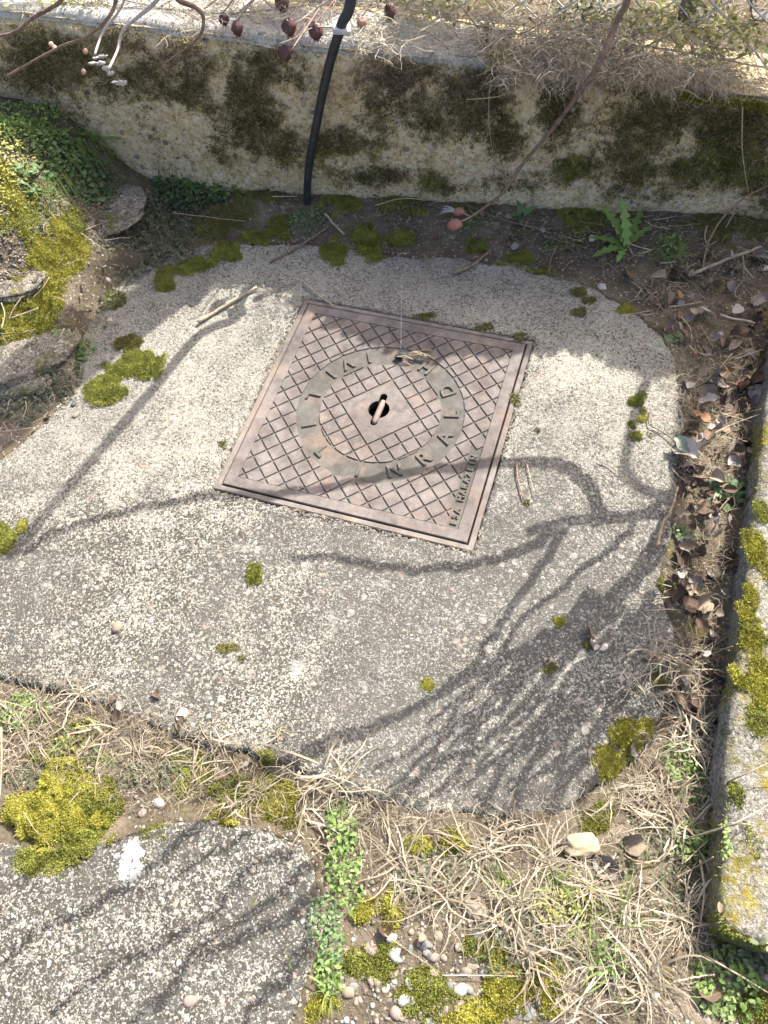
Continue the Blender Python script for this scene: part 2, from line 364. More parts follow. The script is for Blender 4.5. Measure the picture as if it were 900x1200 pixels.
def blades(bases, length, width, spread=1.0, rise=.6, droop=1.0, K=6, az=None, wob=.15):
    """curved grass blades: arrays of bases (N,3)"""
    N = len(bases); az = rng.uniform(0, 2 * np.pi, N) if az is None else az
    L = length * rng.uniform(.55, 1.15, N); el = np.clip(rng.normal(rise, .25, N), .05, 1.45)
    t = np.linspace(0, 1, K)[None]; dro = droop * rng.uniform(.4, 1.3, N)
    a = el[:, None] - dro[:, None] * t * 1.6
    az2 = az[:, None] + rng.normal(0, wob, N)[:, None] * 2 * t + rng.normal(0, wob * .6, (N, 1)) * np.sin(t * 5)
    kk = rng.integers(1, K, (N, 1)); kink = (np.arange(K)[None] >= kk) * rng.normal(0, .75, (N, 1)) * (rng.uniform(0, 1, (N, 1)) < .4); az2 = az2 + kink; a = a - np.abs(kink) * .35 + rng.normal(0, .07, (N, K))
    az2 = az2 + np.cumsum(rng.normal(0, .07, (N, K)), 1)
    dl = L[:, None] / (K - 1)
    st = np.stack([np.cos(a) * np.cos(az2), np.cos(a) * np.sin(az2), np.sin(a)], -1) * dl[..., None]
    P = bases[:, None] + np.concatenate([np.zeros((N, 1, 3)), np.cumsum(st[:, :-1], 1)], 1)
    P[..., 2] = np.maximum(P[..., 2], bases[:, None, 2] - .004 + .004 * rng.uniform(0, 1, (N, 1)))
    W = width * rng.uniform(.35, 1.35, (N, 1)) * (1 - t ** 2 * .92) * np.minimum(1, .55 + t * 3)
    ra = rng.uniform(-.6, .6, N)
    side = np.stack([-np.sin(az) * np.cos(ra), np.cos(az) * np.cos(ra), np.sin(ra)], -1)
    V, F = ribbons(P, W, side); T = np.repeat(np.clip(rng.normal(.5, .28, N), 0, 1), K * 2)
    return V, F, T
def tufts(P, Nrm, h=.004, w=.0009, per=3, tint=None, lean=.6):
    """spiky little leaflets on points P with normals Nrm (triangles)"""
    n = len(P); P = np.repeat(P, per, 0); Nn = np.repeat(Nrm, per, 0); m = n * per
    d = Nn + rng.normal(0, lean, (m, 3)); d /= np.linalg.norm(d, axis=1)[:, None]
    s = np.cross(d, rng.normal(0, 1, (m, 3))); s /= np.linalg.norm(s, axis=1)[:, None] + 1e-9
    P = P + rng.normal(0, h * .25, (m, 3)); hh = h * rng.uniform(.5, 1.3, (m, 1))
    V = np.stack([P - s * w, P + s * w, P + d * hh], 1).reshape(-1, 3); F = np.arange(3 * m).reshape(-1, 3)
    t0 = rng.uniform(0, 1, m) if tint is None else np.clip(np.repeat(tint, per) + rng.normal(0, .18, m), 0, 1)
    return V, F, np.repeat(t0, 3)

# ------------------------------------------------------------------ setting: soil
_ax = np.concatenate([-np.geomspace(60, 1.35, 18), np.arange(-1.3, 1.3, .0085), np.geomspace(1.35, 60, 18)])
_ay = np.concatenate([-np.geomspace(60, .35, 18), np.arange(-.3, 2.6, .0085), np.geomspace(2.65, 60, 18)])
X, Y = np.meshgrid(_ax, _ay, indexing='ij')
Z = soil_z(X, Y)
sd1 = poly_sd(X, Y, SLAB); sd2 = poly_sd(X, Y, SLAB2)
Z = Z + .007 * np.exp(-(np.maximum(sd1, sd2) / .018) ** 2) * (np.abs(X) < 1.2)
Z = Z - .05 * sstep((np.maximum(sd1, sd2) - .004 + .006 * fbm(X * 30, Y * 30, 77)) / .016)
far = np.maximum(np.abs(X), np.abs(Y)) > 3
V, F = heightfield(_ax, _ay, Z)
tag(mesh('soil', V, F, M_soil), kind='structure')

def slab(name, poly, mat, top, thick, seed, step=.005, en=1.0, round_=.011, amp=.0022, label=None, cat=None, hole=False, tilt=(0, 0)):
    P = np.array(poly); x0, y0 = P.min(0) - .03; x1, y1 = P.max(0) + .03
    xs = np.arange(x0, x1, step); ys = np.arange(y0, y1, step); X, Y = np.meshgrid(xs, ys, indexing='ij')
    sd = poly_sd(X, Y, poly) + .013 * en * fbm(X * 15, Y * 15, seed) + .006 * en * en * fbm(X * 90, Y * 90, seed + 3, 2)
    z = top + tilt[0] * X + tilt[1] * Y + amp * 1.6 * fbm(X * 6, Y * 6, seed + 1) + amp * .5 * fbm(X * 80, Y * 80, seed + 2, 3)
    e = np.clip(sd / round_, 0, 1); z = z - (1 - np.sqrt(1 - (1 - e) ** 2)) * round_ * .8
    z = np.where(sd < 0, z - np.clip(-sd * 45, 0, 1) * thick, z)
    gx, gy = np.gradient(sd, step); gn = np.sqrt(gx ** 2 + gy ** 2) + 1e-6; mv = np.clip(-sd, 0, .02) * .85; X0, Y0 = X, Y; X = X + gx / gn * mv; Y = Y + gy / gn * mv
    if hole:
        lu = (X - COVER_C[0]) * CU[0] + (Y - COVER_C[1]) * CU[1]; lv = (X - COVER_C[0]) * CV[0] + (Y - COVER_C[1]) * CV[1]
        dd = np.maximum(np.abs(lu), np.abs(lv))
        z = np.where(dd < .243, -.03, z); 
        z = np.where((dd >= .243) & (dd < .262), z * .5 + .0035 * np.clip(vn(X * 30, Y * 30, 4), -.6, 1) , z)
    keep = sd > -.012
    V, F = heightfield(xs, ys, np.stack([X, Y, z], -1), keep)
    c = V.mean(0); c[2] = top - thick
    zt = sstep((V[:, 1] - .62 + .12 * V[:, 0] + .16 * fbm(V[:, 0] * 5, V[:, 1] * 5, 12)) / .26)
    o = mesh(name, V, F, mat, base=c, tint=zt); return tag(o, label, cat)
def slab_top(x, y):
    a = .0022 * 1.6 * fbm(np.asarray(x) * 6, np.asarray(y) * 6, 41); return a
_SC = {}
def top_z(x, y):
    x = np.asarray(x, float); y = np.asarray(y, float)
    d1 = poly_sd(x, y, SLAB); d2 = poly_sd(x, y, SLAB2); dk = poly_sd(x, y, KERB)
    z = soil_z(x, y)
    z = np.where(d1 > 0, .001 + slab_top(x, y), z); z = np.where(d2 > 0, .006, z); z = np.where(dk > 0, KTOP, z)
    return z
KTOP = .062
KERB = smooth_closed(pxpoly([(912, 372), (893, 500), (880, 640), (866, 745), (855, 850), (848, 960), (842, 1070), (848, 1092), (900, 1112), (1010, 1140), (1120, 1100), (1120, 350), (960, 300)], KTOP), 2)
slab('concrete_slab', SLAB, M_slab, 0, .07, 40, label='large pale rough concrete slab cast around the square metal cover', cat='slab', hole=True)
slab('concrete_slab', SLAB2, M_slab2, .005, .07, 60, label='grey concrete slab in the lower left corner with shadow streaks', cat='slab', amp=.003)
slab('kerb_stone', KERB, M_kerb, KTOP, .14, 80, round_=.016, step=.004, en=.45, label='raised concrete kerb on the right edge with yellow green moss', cat='kerb', amp=.003)

# ------------------------------------------------------------------ wall
def wall():
    ss = np.arange(-2.2, 2.2, .0065)
    T = .15
    prof = [('f', t) for t in np.linspace(-.12, 1, 54)] + [('t', t) for t in np.linspace(.05, 1, 26)] + [('b', t) for t in np.linspace(.9, -.1, 6)]
    V = np.zeros((len(ss), len(prof), 3))
    ht = wall_top(ss) + .004 * fbm(ss * 3, ss * 0, 5)
    for j, (k, t) in enumerate(prof):
        if k == 'f': off = np.zeros_like(ss); z = ht * t; nz = np.array([*(-WN), 0.0]); a, b = ss, z
        elif k == 't': off = np.full_like(ss, T * t); z = ht.copy(); nz = np.array([0, 0, 1.0]); a, b = ss, ht + off
        else: off = np.full_like(ss, T); z = ht * t; nz = np.array([*WN, 0.0]); a, b = ss, z + 3
        d = .009 * fbm(a * 6, b * 6, 31) + .0055 * fbm(a * 26, b * 26, 33, 4) + .0025 * fbm(a * 90, b * 90, 35, 2)
        if k == 't': d = d * .45
        p = WA[None] + ss[:, None] * WD + off[:, None] * WN
        edge = 0
        if k == 'f' and t > .9: edge = ((t - .9) / .1) ** 2 * .014
        if k == 't' and t < .12: edge = 0
        V[:, j, :2] = p + nz[None, :2] * d[:, None] + WN[None] * edge; V[:, j, 2] = z + nz[2] * d - (.006 if (k == 'f' and t > .99) else 0)
    n, m = V.shape[:2]; i = np.arange(n * m).reshape(n, m)
    F = np.stack([i[:-1, :-1], i[1:, :-1], i[1:, 1:], i[:-1, 1:]], -1).reshape(-1, 4)
    base = np.array([WA[0], WA[1], 0])
    root = empty('low_wall', base, 'low mossy concrete wall running across the top of the view', 'wall')
    mesh('wall_body', V.reshape(-1, 3), F, M_wall, root).location = -base
    return root, V
wall_root, WV = wall()
def wallpt(px, py, off=-.004):
    d = ray(px, py); t = ((WA - C0[:2]) @ WN + off) / (d[:2] @ WN); return C0 + t * d
# ------------------------------------------------------------------ pale render on top of the wall
M_cap = concrete('pale_cap_concrete', [(.2, (0.368, 0.354, 0.322)), (.38, (0.506, 0.488, 0.442)), (.5, (0.589, 0.570, 0.524)), (.62, (0.662, 0.644, 0.598)), (.8, (0.736, 0.718, 0.681))], (0.368, 0.350, 0.313), .35, grain=200, pebbly=.2)
def cap():
    ss = np.arange(-2.2, .42, .006); tt = np.linspace(.006, .135, 20)
    S, Tt = np.meshgrid(ss, tt, indexing='ij')
    z = wall_top(S) + .009 + .003 * fbm(S * 20, Tt * 20, 3)
    e = np.minimum(np.minimum((Tt - .006) / .012, (.135 - Tt) / .012), 1); z = z - (1 - sstep(e)) * .018
    Tt = Tt + .010 * fbm(S * 11, S * 0, 9)
    V = np.zeros(S.shape + (3,)); V[..., :2] = WA + S[..., None] * WD + Tt[..., None] * WN; V[..., 2] = z
    i = np.arange(S.size).reshape(S.shape); F = np.stack([i[:-1, :-1], i[1:, :-1], i[1:, 1:], i[:-1, 1:]], -1).reshape(-1, 4)
    mesh('coping', V.reshape(-1, 3), F, M_cap, wall_root).location = -np.array([WA[0], WA[1], 0])
cap()
# moss growing on the wall face (a part of the wall, too fine to count)
def wall_moss():
    n = 110000
    s = rng.uniform(-1.2, 1.3, n); f = rng.uniform(0.0, 1.0, n); h = wall_top(s); z = f * h
    q = WA[None] + s[:, None] * WD
    P = np.column_stack([q - WN * .004, z])
    px = []
    c = (P - C0) @ ROT; U = 450 + FPX * c[:, 0] / c[:, 2]; W = 600 + FPX * c[:, 1] / c[:, 2]
    blobs = [(60, 70, 70, 40, 1), (75, 85, 40, 22, .8), (170, 85, 60, 30, .7), (215, 110, 80, 20, .55), (290, 130, 45, 60, .9), (240, 80, 50, 25, .5), (330, 170, 30, 22, .7), (395, 170, 40, 18, .8),
             (470, 80, 60, 40, .75), (560, 110, 45, 70, .8), (590, 160, 30, 40, .7), (505, 215, 25, 12, .6), (655, 130, 30, 50, .85), (668, 200, 22, 16, .9), (780, 150, 90, 40, .6), (860, 160, 60, 55, .95), (880, 200, 60, 40, .7), (480, 130, 70, 60, .5), (740, 190, 60, 40, .55), (120, 60, 130, 50, .55), (620, 215, 60, 14, .5), (440, 170, 40, 40, .45), (330, 90, 60, 40, .35), (460, 205, 60, 12, .6), (830, 190, 50, 30, .6)]
    m = np.zeros(n)
    for bx, by, rx, ry, a in blobs: m = np.maximum(m, a * np.exp(-(((U - bx) / rx) ** 2 + ((W - by) / ry) ** 2) * 1.1))
    nz = fbm(s * 16, z * 16, 51, 5); keep = (m + .42 * nz + .30 * fbm(s * 70, z * 70, 57, 2)) > rng.uniform(.2, .66, n)
    d = .009 * fbm(s * 6, z * 6, 31) + .0055 * fbm(s * 26, z * 26, 33, 4)
    P[:, :2] -= WN[None] * d[:, None]; P = P[keep]; U = U[keep]; W = W[keep]; s = s[keep]; z = z[keep]
    green = np.exp(-(((U - 668) / 22) ** 2 + ((W - 195) / 20) ** 2)) + np.exp(-(((U - 395) / 60) ** 2 + ((W - 185) / 14) ** 2)) + np.exp(-(((U - 505) / 25) ** 2 + ((W - 212) / 12) ** 2)) + .8 * np.exp(-(((U - 850) / 70) ** 2 + ((W - 190) / 30) ** 2))
    brown = .35 + np.exp(-(((U - 480) / 80) ** 2 + ((W - 80) / 40) ** 2)) + .6 * np.exp(-(((U - 190) / 60) ** 2 + ((W - 60) / 25) ** 2))
    k = rng.uniform(0, 1, len(P)); cls = np.where(k < green, 1, np.where(k < green + brown, 2, 0))
    Nn = np.tile(np.array([*(-WN), .35]), (len(P), 1))
    for c_, mat, nm in ((0, M_moss_d, 'dark_moss'), (1, M_moss_g, 'green_moss'), (2, M_moss_b, 'brown_moss')):
        sel = cls == c_
        V, F, T = tufts(P[sel], Nn[sel], .0075, .0013, 3, np.clip(.5 + .6 * fbm(s[sel] * 30, z[sel] * 30, 71, 2), 0, 1))
        o = mesh(nm, V, F, mat, wall_root, tint=T, smooth=False); o.location = -np.array([WA[0], WA[1], 0]); tag(o, kind='stuff')
    # yellow moss along the top edge at the right
    for u0, u1, v0, v1 in ((795, 880, 112, 124), (882, 900, 122, 128)):
        n2 = 1500 if u1 - u0 > 40 else 300
        pts = np.array([wallpt(rng.uniform(u0, u1), 0, 0) * 0 + wallpt(u, v0 + (u - u0) / (u1 - u0 + 1e-6) * (v1 - v0) + rng.normal(0, 2.6), -.012) for u in rng.uniform(u0, u1, n2)])
        V, F, T = tufts(pts, np.tile(np.array([*(-WN), .9]), (len(pts), 1)), .006, .0012, 3)
        o = mesh('yellow_moss', V, F, M_moss_y, wall_root, tint=T, smooth=False); o.location = -np.array([WA[0], WA[1], 0]); tag(o, kind='stuff')
wall_moss()

# ------------------------------------------------------------------ manhole cover
def metal(name, c, c2, dust):
    m, nt, b = nodes(name); g = G(nt)
    n = g.noise(16, 6, .65); n2 = g.noise(220, 4, .7); n3 = g.noise(60, 4, .6)
    col = g.ramp(n, [(.35, c), (.65, c2)])
    col = g.mix(g.ramp(n3, [(.45, 0.0), (.7, .4)]), col, dust)
    col = g.mix(g.ramp(n2, [(.6, 0.0), (.7, .5)]), col, tuple(v * .5 for v in c))
    n4 = g.noise(7, 7, .72); col = g.mix(g.ramp(n4, [(.44, 0.0), (.62, .55)]), col, tuple(v * .62 for v in c)); n5 = g.noise(11, 6, .7, out='Color'); col = g.mix(g.ramp(g.sep(n5, 1), [(.52, 0.0), (.66, .45)]), col, (.30, .205, .15))
    g.L(col, b.inputs['Base Color']); b.inputs['Roughness'].default_value = .72; b.inputs['Specular IOR Level'].default_value = .25; b.inputs['Metallic'].default_value = .0
    g.L(g.bump(g.math('ADD', n2, g.math('MULTIPLY', n3, .7)), .7, .0009), b.inputs['Normal'])
    return m
M_pad = metal('worn_iron_reddish', (0.112, 0.093, 0.085), (0.215, 0.187, 0.173), (0.310, 0.286, 0.256))
M_plate = metal('dusty_iron_grey', (0.082, 0.076, 0.067), (0.138, 0.131, 0.117), (0.189, 0.181, 0.159))
M_frame = metal('dusty_frame_iron', (0.146, 0.125, 0.112), (0.241, 0.215, 0.189), (0.327, 0.301, 0.258))
M_dark = plain('hole_dirt', (.03, .028, .022), .95, .4, 80, .1, .001)
M_bar = metal('worn_bar', (0.224, 0.172, 0.146), (0.310, 0.249, 0.215), (0.344, 0.292, 0.258))

cov = empty('manhole_cover', (COVER_C[0], COVER_C[1], -.003), 'square cast iron manhole cover with diamond tread set in the slab', 'manhole cover', rz=CANG)
PZ = .0052; BZ = .0028
def circ_clip(poly, r, keep_in):
    """densify a polygon and clip it against a circle round the origin"""
    D = []
    for k in range(len(poly)):
        a = np.array(poly[k]); b = np.array(poly[(k + 1) % len(poly)]); n = max(1, int(np.linalg.norm(b - a) / .0012))
        for t in range(n): D.append(a + (b - a) * t / n)
    ins = [(np.linalg.norm(p) < r) == keep_in for p in D]
    if all(ins): return poly
    if not any(ins): return None
    st = next(i for i in range(len(D)) if ins[i] and not ins[i - 1]); D = D[st:] + D[:st]; ins = ins[st:] + ins[:st]
    runs = []; cur = []
    for p, q in zip(D, ins):
        if q: cur.append(p)
        elif cur: runs.append(cur); cur = []
    if cur: runs.append(cur)
    run = max(runs, key=len)
    a0 = math.atan2(run[-1][1], run[-1][0]); a1 = math.atan2(run[0][1], run[0][0]); da = (a1 - a0 + math.pi) % (2 * math.pi) - math.pi
    arc = [np.array([math.cos(a0 + da * t), math.sin(a0 + da * t)]) * r for t in np.linspace(0, 1, 6)]
    out = [run[0]]
    for k in range(1, len(run) - 1):                       # keep only the corners
        d1 = run[k] - run[k - 1]; d2 = run[k + 1] - run[k]
        if abs(d1[0] * d2[1] - d1[1] * d2[0]) > 1e-8: out.append(run[k])
    out.append(run[-1]); out += arc[1:-1]
    return [tuple(p) for p in out]
def half_clip(poly, nx, ny, d):
    out = []
    for k in range(len(poly)):
        a = poly[k]; b = poly[(k + 1) % len(poly)]; fa = a[0] * nx + a[1] * ny - d; fb = b[0] * nx + b[1] * ny - d
        if fa <= 0: out.append(a)
        if fa * fb < 0: t = fa / (fa - fb); out.append((a[0] + (b[0] - a[0]) * t, a[1] + (b[1] - a[1]) * t))
    return out if len(out) > 2 else None
def area(p): return .5 * sum(p[k][0] * p[(k + 1) % len(p)][1] - p[(k + 1) % len(p)][0] * p[k][1] for k in range(len(p)))
def prism(poly, z0, z1, inset=.0007):
    P = np.array(poly); c = P.mean(0); d = P - c; L = np.linalg.norm(d, axis=1)[:, None]; Q = c + d * (1 - inset / np.maximum(L, .001))
    n = len(P); V = [(*p, z0) for p in P] + [(*p, z1 - .0005) for p in P] + [(*p, z1) for p in Q]
    F = [tuple(range(2 * n, 3 * n))]
    for a, b in ((0, n), (n, 2 * n)):
        for k in range(n): j = (k + 1) % n; F.append((a + k, a + j, b + j, b + k))
    return V, F
pitch = .02795; gw = .00155; PH = .207; s2 = math.sqrt(.5)
RO, RI = .160, .1155
STRIP = (.186, .207)
npads = 0
for a in range(-12, 12):
    for b in range(-12, 12):
        if -2 <= a < 2 and -2 <= b < 2: continue
        A0, A1, B0, B1 = a * pitch + gw, (a + 1) * pitch - gw, b * pitch + gw, (b + 1) * pitch - gw
        quad = [((p + q) * s2, (q - p) * s2) for p, q in ((A0, B0), (A1, B0), (A1, B1), (A0, B1))]
        if area(quad) < 0: quad = quad[::-1]
        for nx, ny, d in ((1, 0, PH), (-1, 0, PH), (0, 1, PH), (0, -1, PH)):
            quad = half_clip(quad, nx, ny, d) if quad else None
        if not quad: continue
        cx_, cy_ = np.mean(quad, 0)
        if cx_ > .175 and cy_ < -.02:
            quad = half_clip(quad, 1, 0, STRIP[0])
            if not quad: continue
        for q in ([circ_clip(quad, RO, False), circ_clip(quad, RI, True)] if True else []):
            if not q or abs(area(q)) < 2.5e-5: continue
            if area(q) < 0: q = q[::-1]
            V, F = prism(q, BZ - .0005, PZ + random.uniform(-.00015, .00015))
            mesh('tread_pad', V, F, M_pad, cov, smooth=False); npads += 1
print('pads', npads)
def hole_outline(n=28, r=.0205, hw=.0070, hl=.0385):
    pts = []
    a = math.asin(hw / r)
    def slot_end(sgn):
        return [(hw * math.cos(t) * sgn, sgn * (hl - hw) + hw * math.sin(t) * sgn) for t in np.linspace(0, math.pi, 9)]
    # right arc from -90+a to 90-a, top slot, left arc, bottom slot
    for t in np.linspace(-math.pi / 2 + a, math.pi / 2 - a, n): pts.append((r * math.cos(t), r * math.sin(t)))
    pts += slot_end(1)
    for t in np.linspace(math.pi / 2 + a, 3 * math.pi / 2 - a, n): pts.append((r * math.cos(t), r * math.sin(t)))
    pts += slot_end(-1)
    return pts
def filled_with_hole(name, outer, inner, z, zlow, mat, parent):
    bm = bmesh.new(); E = []
    for loop in (outer, inner):
        vs = [bm.verts.new((p[0], p[1], z)) for p in loop]
        lo = [bm.verts.new((p[0], p[1], zlow)) for p in loop]
        for k in range(len(vs)):
            E.append(bm.edges.new((vs[k], vs[(k + 1) % len(vs)])))
            f = (vs[k], vs[(k + 1) % len(vs)], lo[(k + 1) % len(vs)], lo[k]); bm.faces.new(f if loop is outer else f[::-1])
    bmesh.ops.triangle_fill(bm, edges=E, use_beauty=True, use_dissolve=False)
    bmesh.ops.recalc_face_normals(bm, faces=bm.faces)
    me = bpy.data.meshes.new(name); bm.to_mesh(me); bm.free(); me.materials.append(mat)
    o = bpy.data.objects.new(name, me); COL.objects.link(o); o.parent = parent; return o
HO = hole_outline(); hoff = (-.0035, 0.004)
HO = [(x * 1 + hoff[0] + 0, y + hoff[1]) for x, y in HO]
dd = .0790 - .002
filled_with_hole('centre_panel', [(dd, 0), (0, dd), (-dd, 0), (0, -dd)], HO, PZ + .0001, BZ - .0006, M_pad, cov)
PW = .2285
HO2 = [(hoff[0] + (x - hoff[0]) * 1.03, hoff[1] + (y - hoff[1]) * 1.015) for x, y in HO]
filled_with_hole('base_plate', [(-PW, -PW), (PW, -PW), (PW, PW), (-PW, PW)], HO2, BZ, -.012, M_plate, cov)
# pocket under the key slot
n = len(HO2); V = [(x, y, BZ - .001) for x, y in HO2] + [(x, y, -.026) for x, y in HO2]
mesh('key_pocket', V, [(k, k + n, (k + 1) % n + n, (k + 1) % n) for k in range(n)] + [tuple(range(n, 2 * n))], M_dark, cov)
def box(x0, x1, y0, y1, z0, z1, bev=.0012, slope=0):
    P = [(x0, y0), (x1, y0), (x1, y1), (x0, y1)]; Q = [(x0 + bev, y0 + bev), (x1 - bev, y0 + bev), (x1 - bev, y1 - bev), (x0 + bev, y1 - bev)]
    V = [(*p, z0) for p in P] + [(*p, z1 - bev) for p in P] + [(*p, z1) for p in Q]
    F = [(8, 9, 10, 11)]
    for a in (0, 4):
        for k in range(4): F.append((a + k, a + (k + 1) % 4, a + 4 + (k + 1) % 4, a + 4 + k))
    return V, F
def ring_frame(name, ro, ri, z0, z1, mat, bev=.001):
    V = []
    for r_, z in ((ro, z0), (ro, z1 - bev), (ro - bev, z1), (ri + bev, z1), (ri, z1 - bev), (ri, z0)):
        V += [(-r_, -r_, z), (r_, -r_, z), (r_, r_, z), (-r_, r_, z)]
    F = [(4 * j + k, 4 * j + (k + 1) % 4, 4 * j + 4 + (k + 1) % 4, 4 * j + 4 + k) for j in range(5) for k in range(4)]
    return mesh(name, V, F, mat, cov, smooth=False)
ring_frame('rim', PW, PH + .0004, BZ - .0005, PZ + .0006, M_pad)
ring_frame('frame', .2420, PW + .0028, -.03, PZ - .0014, M_frame, .0015)
V, F = box(PW - .02, PW + .006, 0, .01, -.01, .003)
bar = tube([(0, y, -.001 - 1.6 * (y) ** 2) for y in np.linspace(-.0315, .0245, 9)], [.0046] + [.0058] * 7 + [.0046], 10)
bo = mesh('lifting_bar', bar[0], [tuple(dict.fromkeys(f)) for f in bar[1].tolist()], M_bar, cov); bo.location = (hoff[0] + .0005, hoff[1], PZ - .0035); bo.rotation_euler = (0, 0, R(-2))
# raised lettering
def letter(ch, x, y, rot, size, name='raised_letter', h=.0011, sxx=1.0):
    cu = bpy.data.curves.new('txt', 'FONT'); cu.body = ch; cu.size = size; cu.extrude = h / 2; cu.align_x = 'CENTER'; cu.align_y = 'CENTER'; cu.bevel_depth = .00025; cu.offset = .0004; cu.resolution_u = 3
    ob = bpy.data.objects.new('txt', cu); COL.objects.link(ob); bpy.context.view_layer.update()
    me = bpy.data.meshes.new_from_object(ob.evaluated_get(bpy.context.evaluated_depsgraph_get())); me.name = name
    bpy.data.objects.remove(ob); bpy.data.curves.remove(cu); me.materials.clear(); me.materials.append(M_plate)
    o = bpy.data.objects.new(name, me); COL.objects.link(o); o.parent = cov; o.location = (x, y, BZ + h / 2 + .0004); o.rotation_euler = (0, 0, rot); o.scale = (sxx, 1, 1.6)
    return o
def loc_of(px, py):
    q = at(px, py)[:2] - COVER_C[:2]; return float(q @ CU), float(q @ CV)
for ch, px, py in (('N', 461, 546), ('R', 495, 536), ('A', 523, 514), ('L', 532, 486), ('D', 526, 458), ('I', 421, 549), ('L', 377, 529), ('I', 361, 499), ('L', 364, 464), ('I', 386, 437), ('V', 405, 424), ('I', 432, 416), ('H', 507, 425)):
    x, y = loc_of(px, py); th = math.atan2(y, x); rr = (RO + RI) / 2
    letter(ch, rr * math.cos(th), rr * math.sin(th), th + math.pi / 2, .038, h=.0022)
word = 'FSA MARAZEIN'
for k, ch in enumerate(word):
    if ch != ' ': letter(ch, (STRIP[0] + STRIP[1]) / 2 + .0005, -.197 + k * .0128, math.pi / 2, .0155, 'maker_letter', .0016)

# ------------------------------------------------------------------ hose
hb = at(358, 247, 0.0)
HP = []
for px, py, in ((358, 252), (361, 205), (372, 140), (385, 80), (400, 30), (412, -5)):
    N_ = np.cross(at(0, 665) - at(358, 247), np.array([sx, sy, sz])); d = ray(px, py); HP.append(wallpt(px, py, -.026 if py > 20 else -.01))
HP[0][2] -= .03
h = HP[-1][2]
for hh in (.6, .8, 1.0, 1.2, 1.42):
    g0 = at(358, 247)[:2]; f = (hh * .4175) / .593; q = g0 + (at(0, 665)[:2] - g0) * f * .97; HP.append(np.array([q[0] + KX * hh, q[1] + KY * hh, hh]))
ho = empty('hose', (hb[0], hb[1], 0), 'thin black rubber hose rising from the soil against the wall', 'hose')
tube_obj('hose_tube', spline(HP, 60) - hb, np.linspace(.0082, .0118, len(spline(HP, 60))), M_hose, ho, 12)
cp = HP[4]; V, F = box(-.016, .016, -.013, .013, -.004, .004)
c_ = mesh('hose_clip', V, F, M_white, ho); c_.location = cp - hb + np.array([0, 0, -.004]); c_.rotation_euler = (R(8), R(10), 0)

# ------------------------------------------------------------------ fence post out of view and the bare rose shrub whose shadows cross the slab
def sunpt(px, py, h):
    g_ = at(px, py); return np.array([g_[0] + KX * h, g_[1] + KY * h, h])
post_top = 1.5
pe = at(240, 340)[:2]; nrm = np.array([-math.sin(SUN_AZ), math.cos(SUN_AZ)]); sd_ = np.array([math.cos(SUN_AZ), math.sin(SUN_AZ)])
pc = pe + nrm * .066 + sd_ * 1.02
root = empty('fence_post', (pc[0], pc[1], .3), 'square concrete fence post standing behind the low wall', 'post', rz=SUN_AZ)
V, F = box(-.065, .065, -.065, .065, -.1, 1.5, .008); mesh('post_shaft', V, F, M_kerb, root, smooth=False)
V, F = box(-.08, .08, -.08, .08, 1.5, 1.55, .008); mesh('post_cap', V, F, M_kerb, root, smooth=False)

ROSE = (1.55, 2.25, .30)
rose = empty('rose_shrub', ROSE, 'tall bare rose shrub behind the wall with canes arching over the slab', 'shrub')
def lowest(pts):
    """heights that keep a cane just above and outside the strip of ground the photograph covers"""
    out = []
    for p in pts:
        h_ = .45
        while h_ < 1.35:
            u, v = proj(sunpt(p[0], p[1], h_))
            if v < -45 or u > 945: break
            h_ += .02
        out.append(h_ + .03)
    for _ in range(6): out = [max(out[k], (out[max(k - 1, 0)] + out[min(k + 1, len(out) - 1)]) / 2) for k in range(len(out))]
    return out
def cane(pts, hs, r0, r1, src=None):
    hs = lowest(pts); P = [sunpt(p[0], p[1], h) for p, h in zip(pts, hs)]; r0 *= 1.25; r1 *= 1.3
    if src is not None: P = [np.array(q, float) for q in src] + P
    S = spline(P, 8 * len(P)); n_ = len(S)
    S = S + .006 * np.column_stack([vn(np.arange(n_) * .5, np.full(n_, r0 * 900 + k_), k_) for k_ in range(3)])
    rad = np.linspace(r0, r1, n_)
    tube_obj('cane', S - np.array(ROSE), rad, M_cane, rose, 6)
    return S
def lin(a, b, n): return list(np.linspace(a, b, n))
R0 = np.array(ROSE)
mainpts = [(791, 592), (742, 603), (702, 609), (664, 612), (621, 622)]
cane(mainpts, lin(1.15, 1.0, 5), .0085, .0065, [R0, R0 + (-.05, -.3, .7), R0 + (-.2, -.65, .95)])
cane([(702, 609), (700, 594), (685, 564), (667, 549), (640, 544), (600, 541), (560, 545), (500, 552), (440, 560), (380, 574), (300, 580), (240, 583), (180, 592), (120, 607), (60, 628), (30, 648)], lin(1.08, .93, 16), .0095, .0055)
cane([(664, 612), (658, 626), (635, 664), (606, 701), (580, 742), (549, 782), (480, 835), (400, 862), (320, 897)], lin(1.05, .95, 9), .0068, .004)
cane([(664, 612), (627, 638), (598, 651), (577, 657), (540, 664), (490, 668), (440, 664), (395, 655), (340, 652)], lin(1.04, .95, 9), .0075, .0045)
cane([(745, 612), (716, 644), (684, 667), (661, 687), (635, 707), (598, 742), (570, 790), (500, 850)], lin(1.12, 1.0, 8), .005, .003)
cane([(780, 605), (771, 632), (754, 661), (731, 684), (713, 704), (664, 737), (627, 753), (583, 776), (540, 800), (450, 850), (330, 893), (230, 930)], lin(1.15, .95, 12), .010, .005)
cane([(800, 560), (775, 590), (740, 606)], [1.3, 1.22, 1.15], .006, .0045)
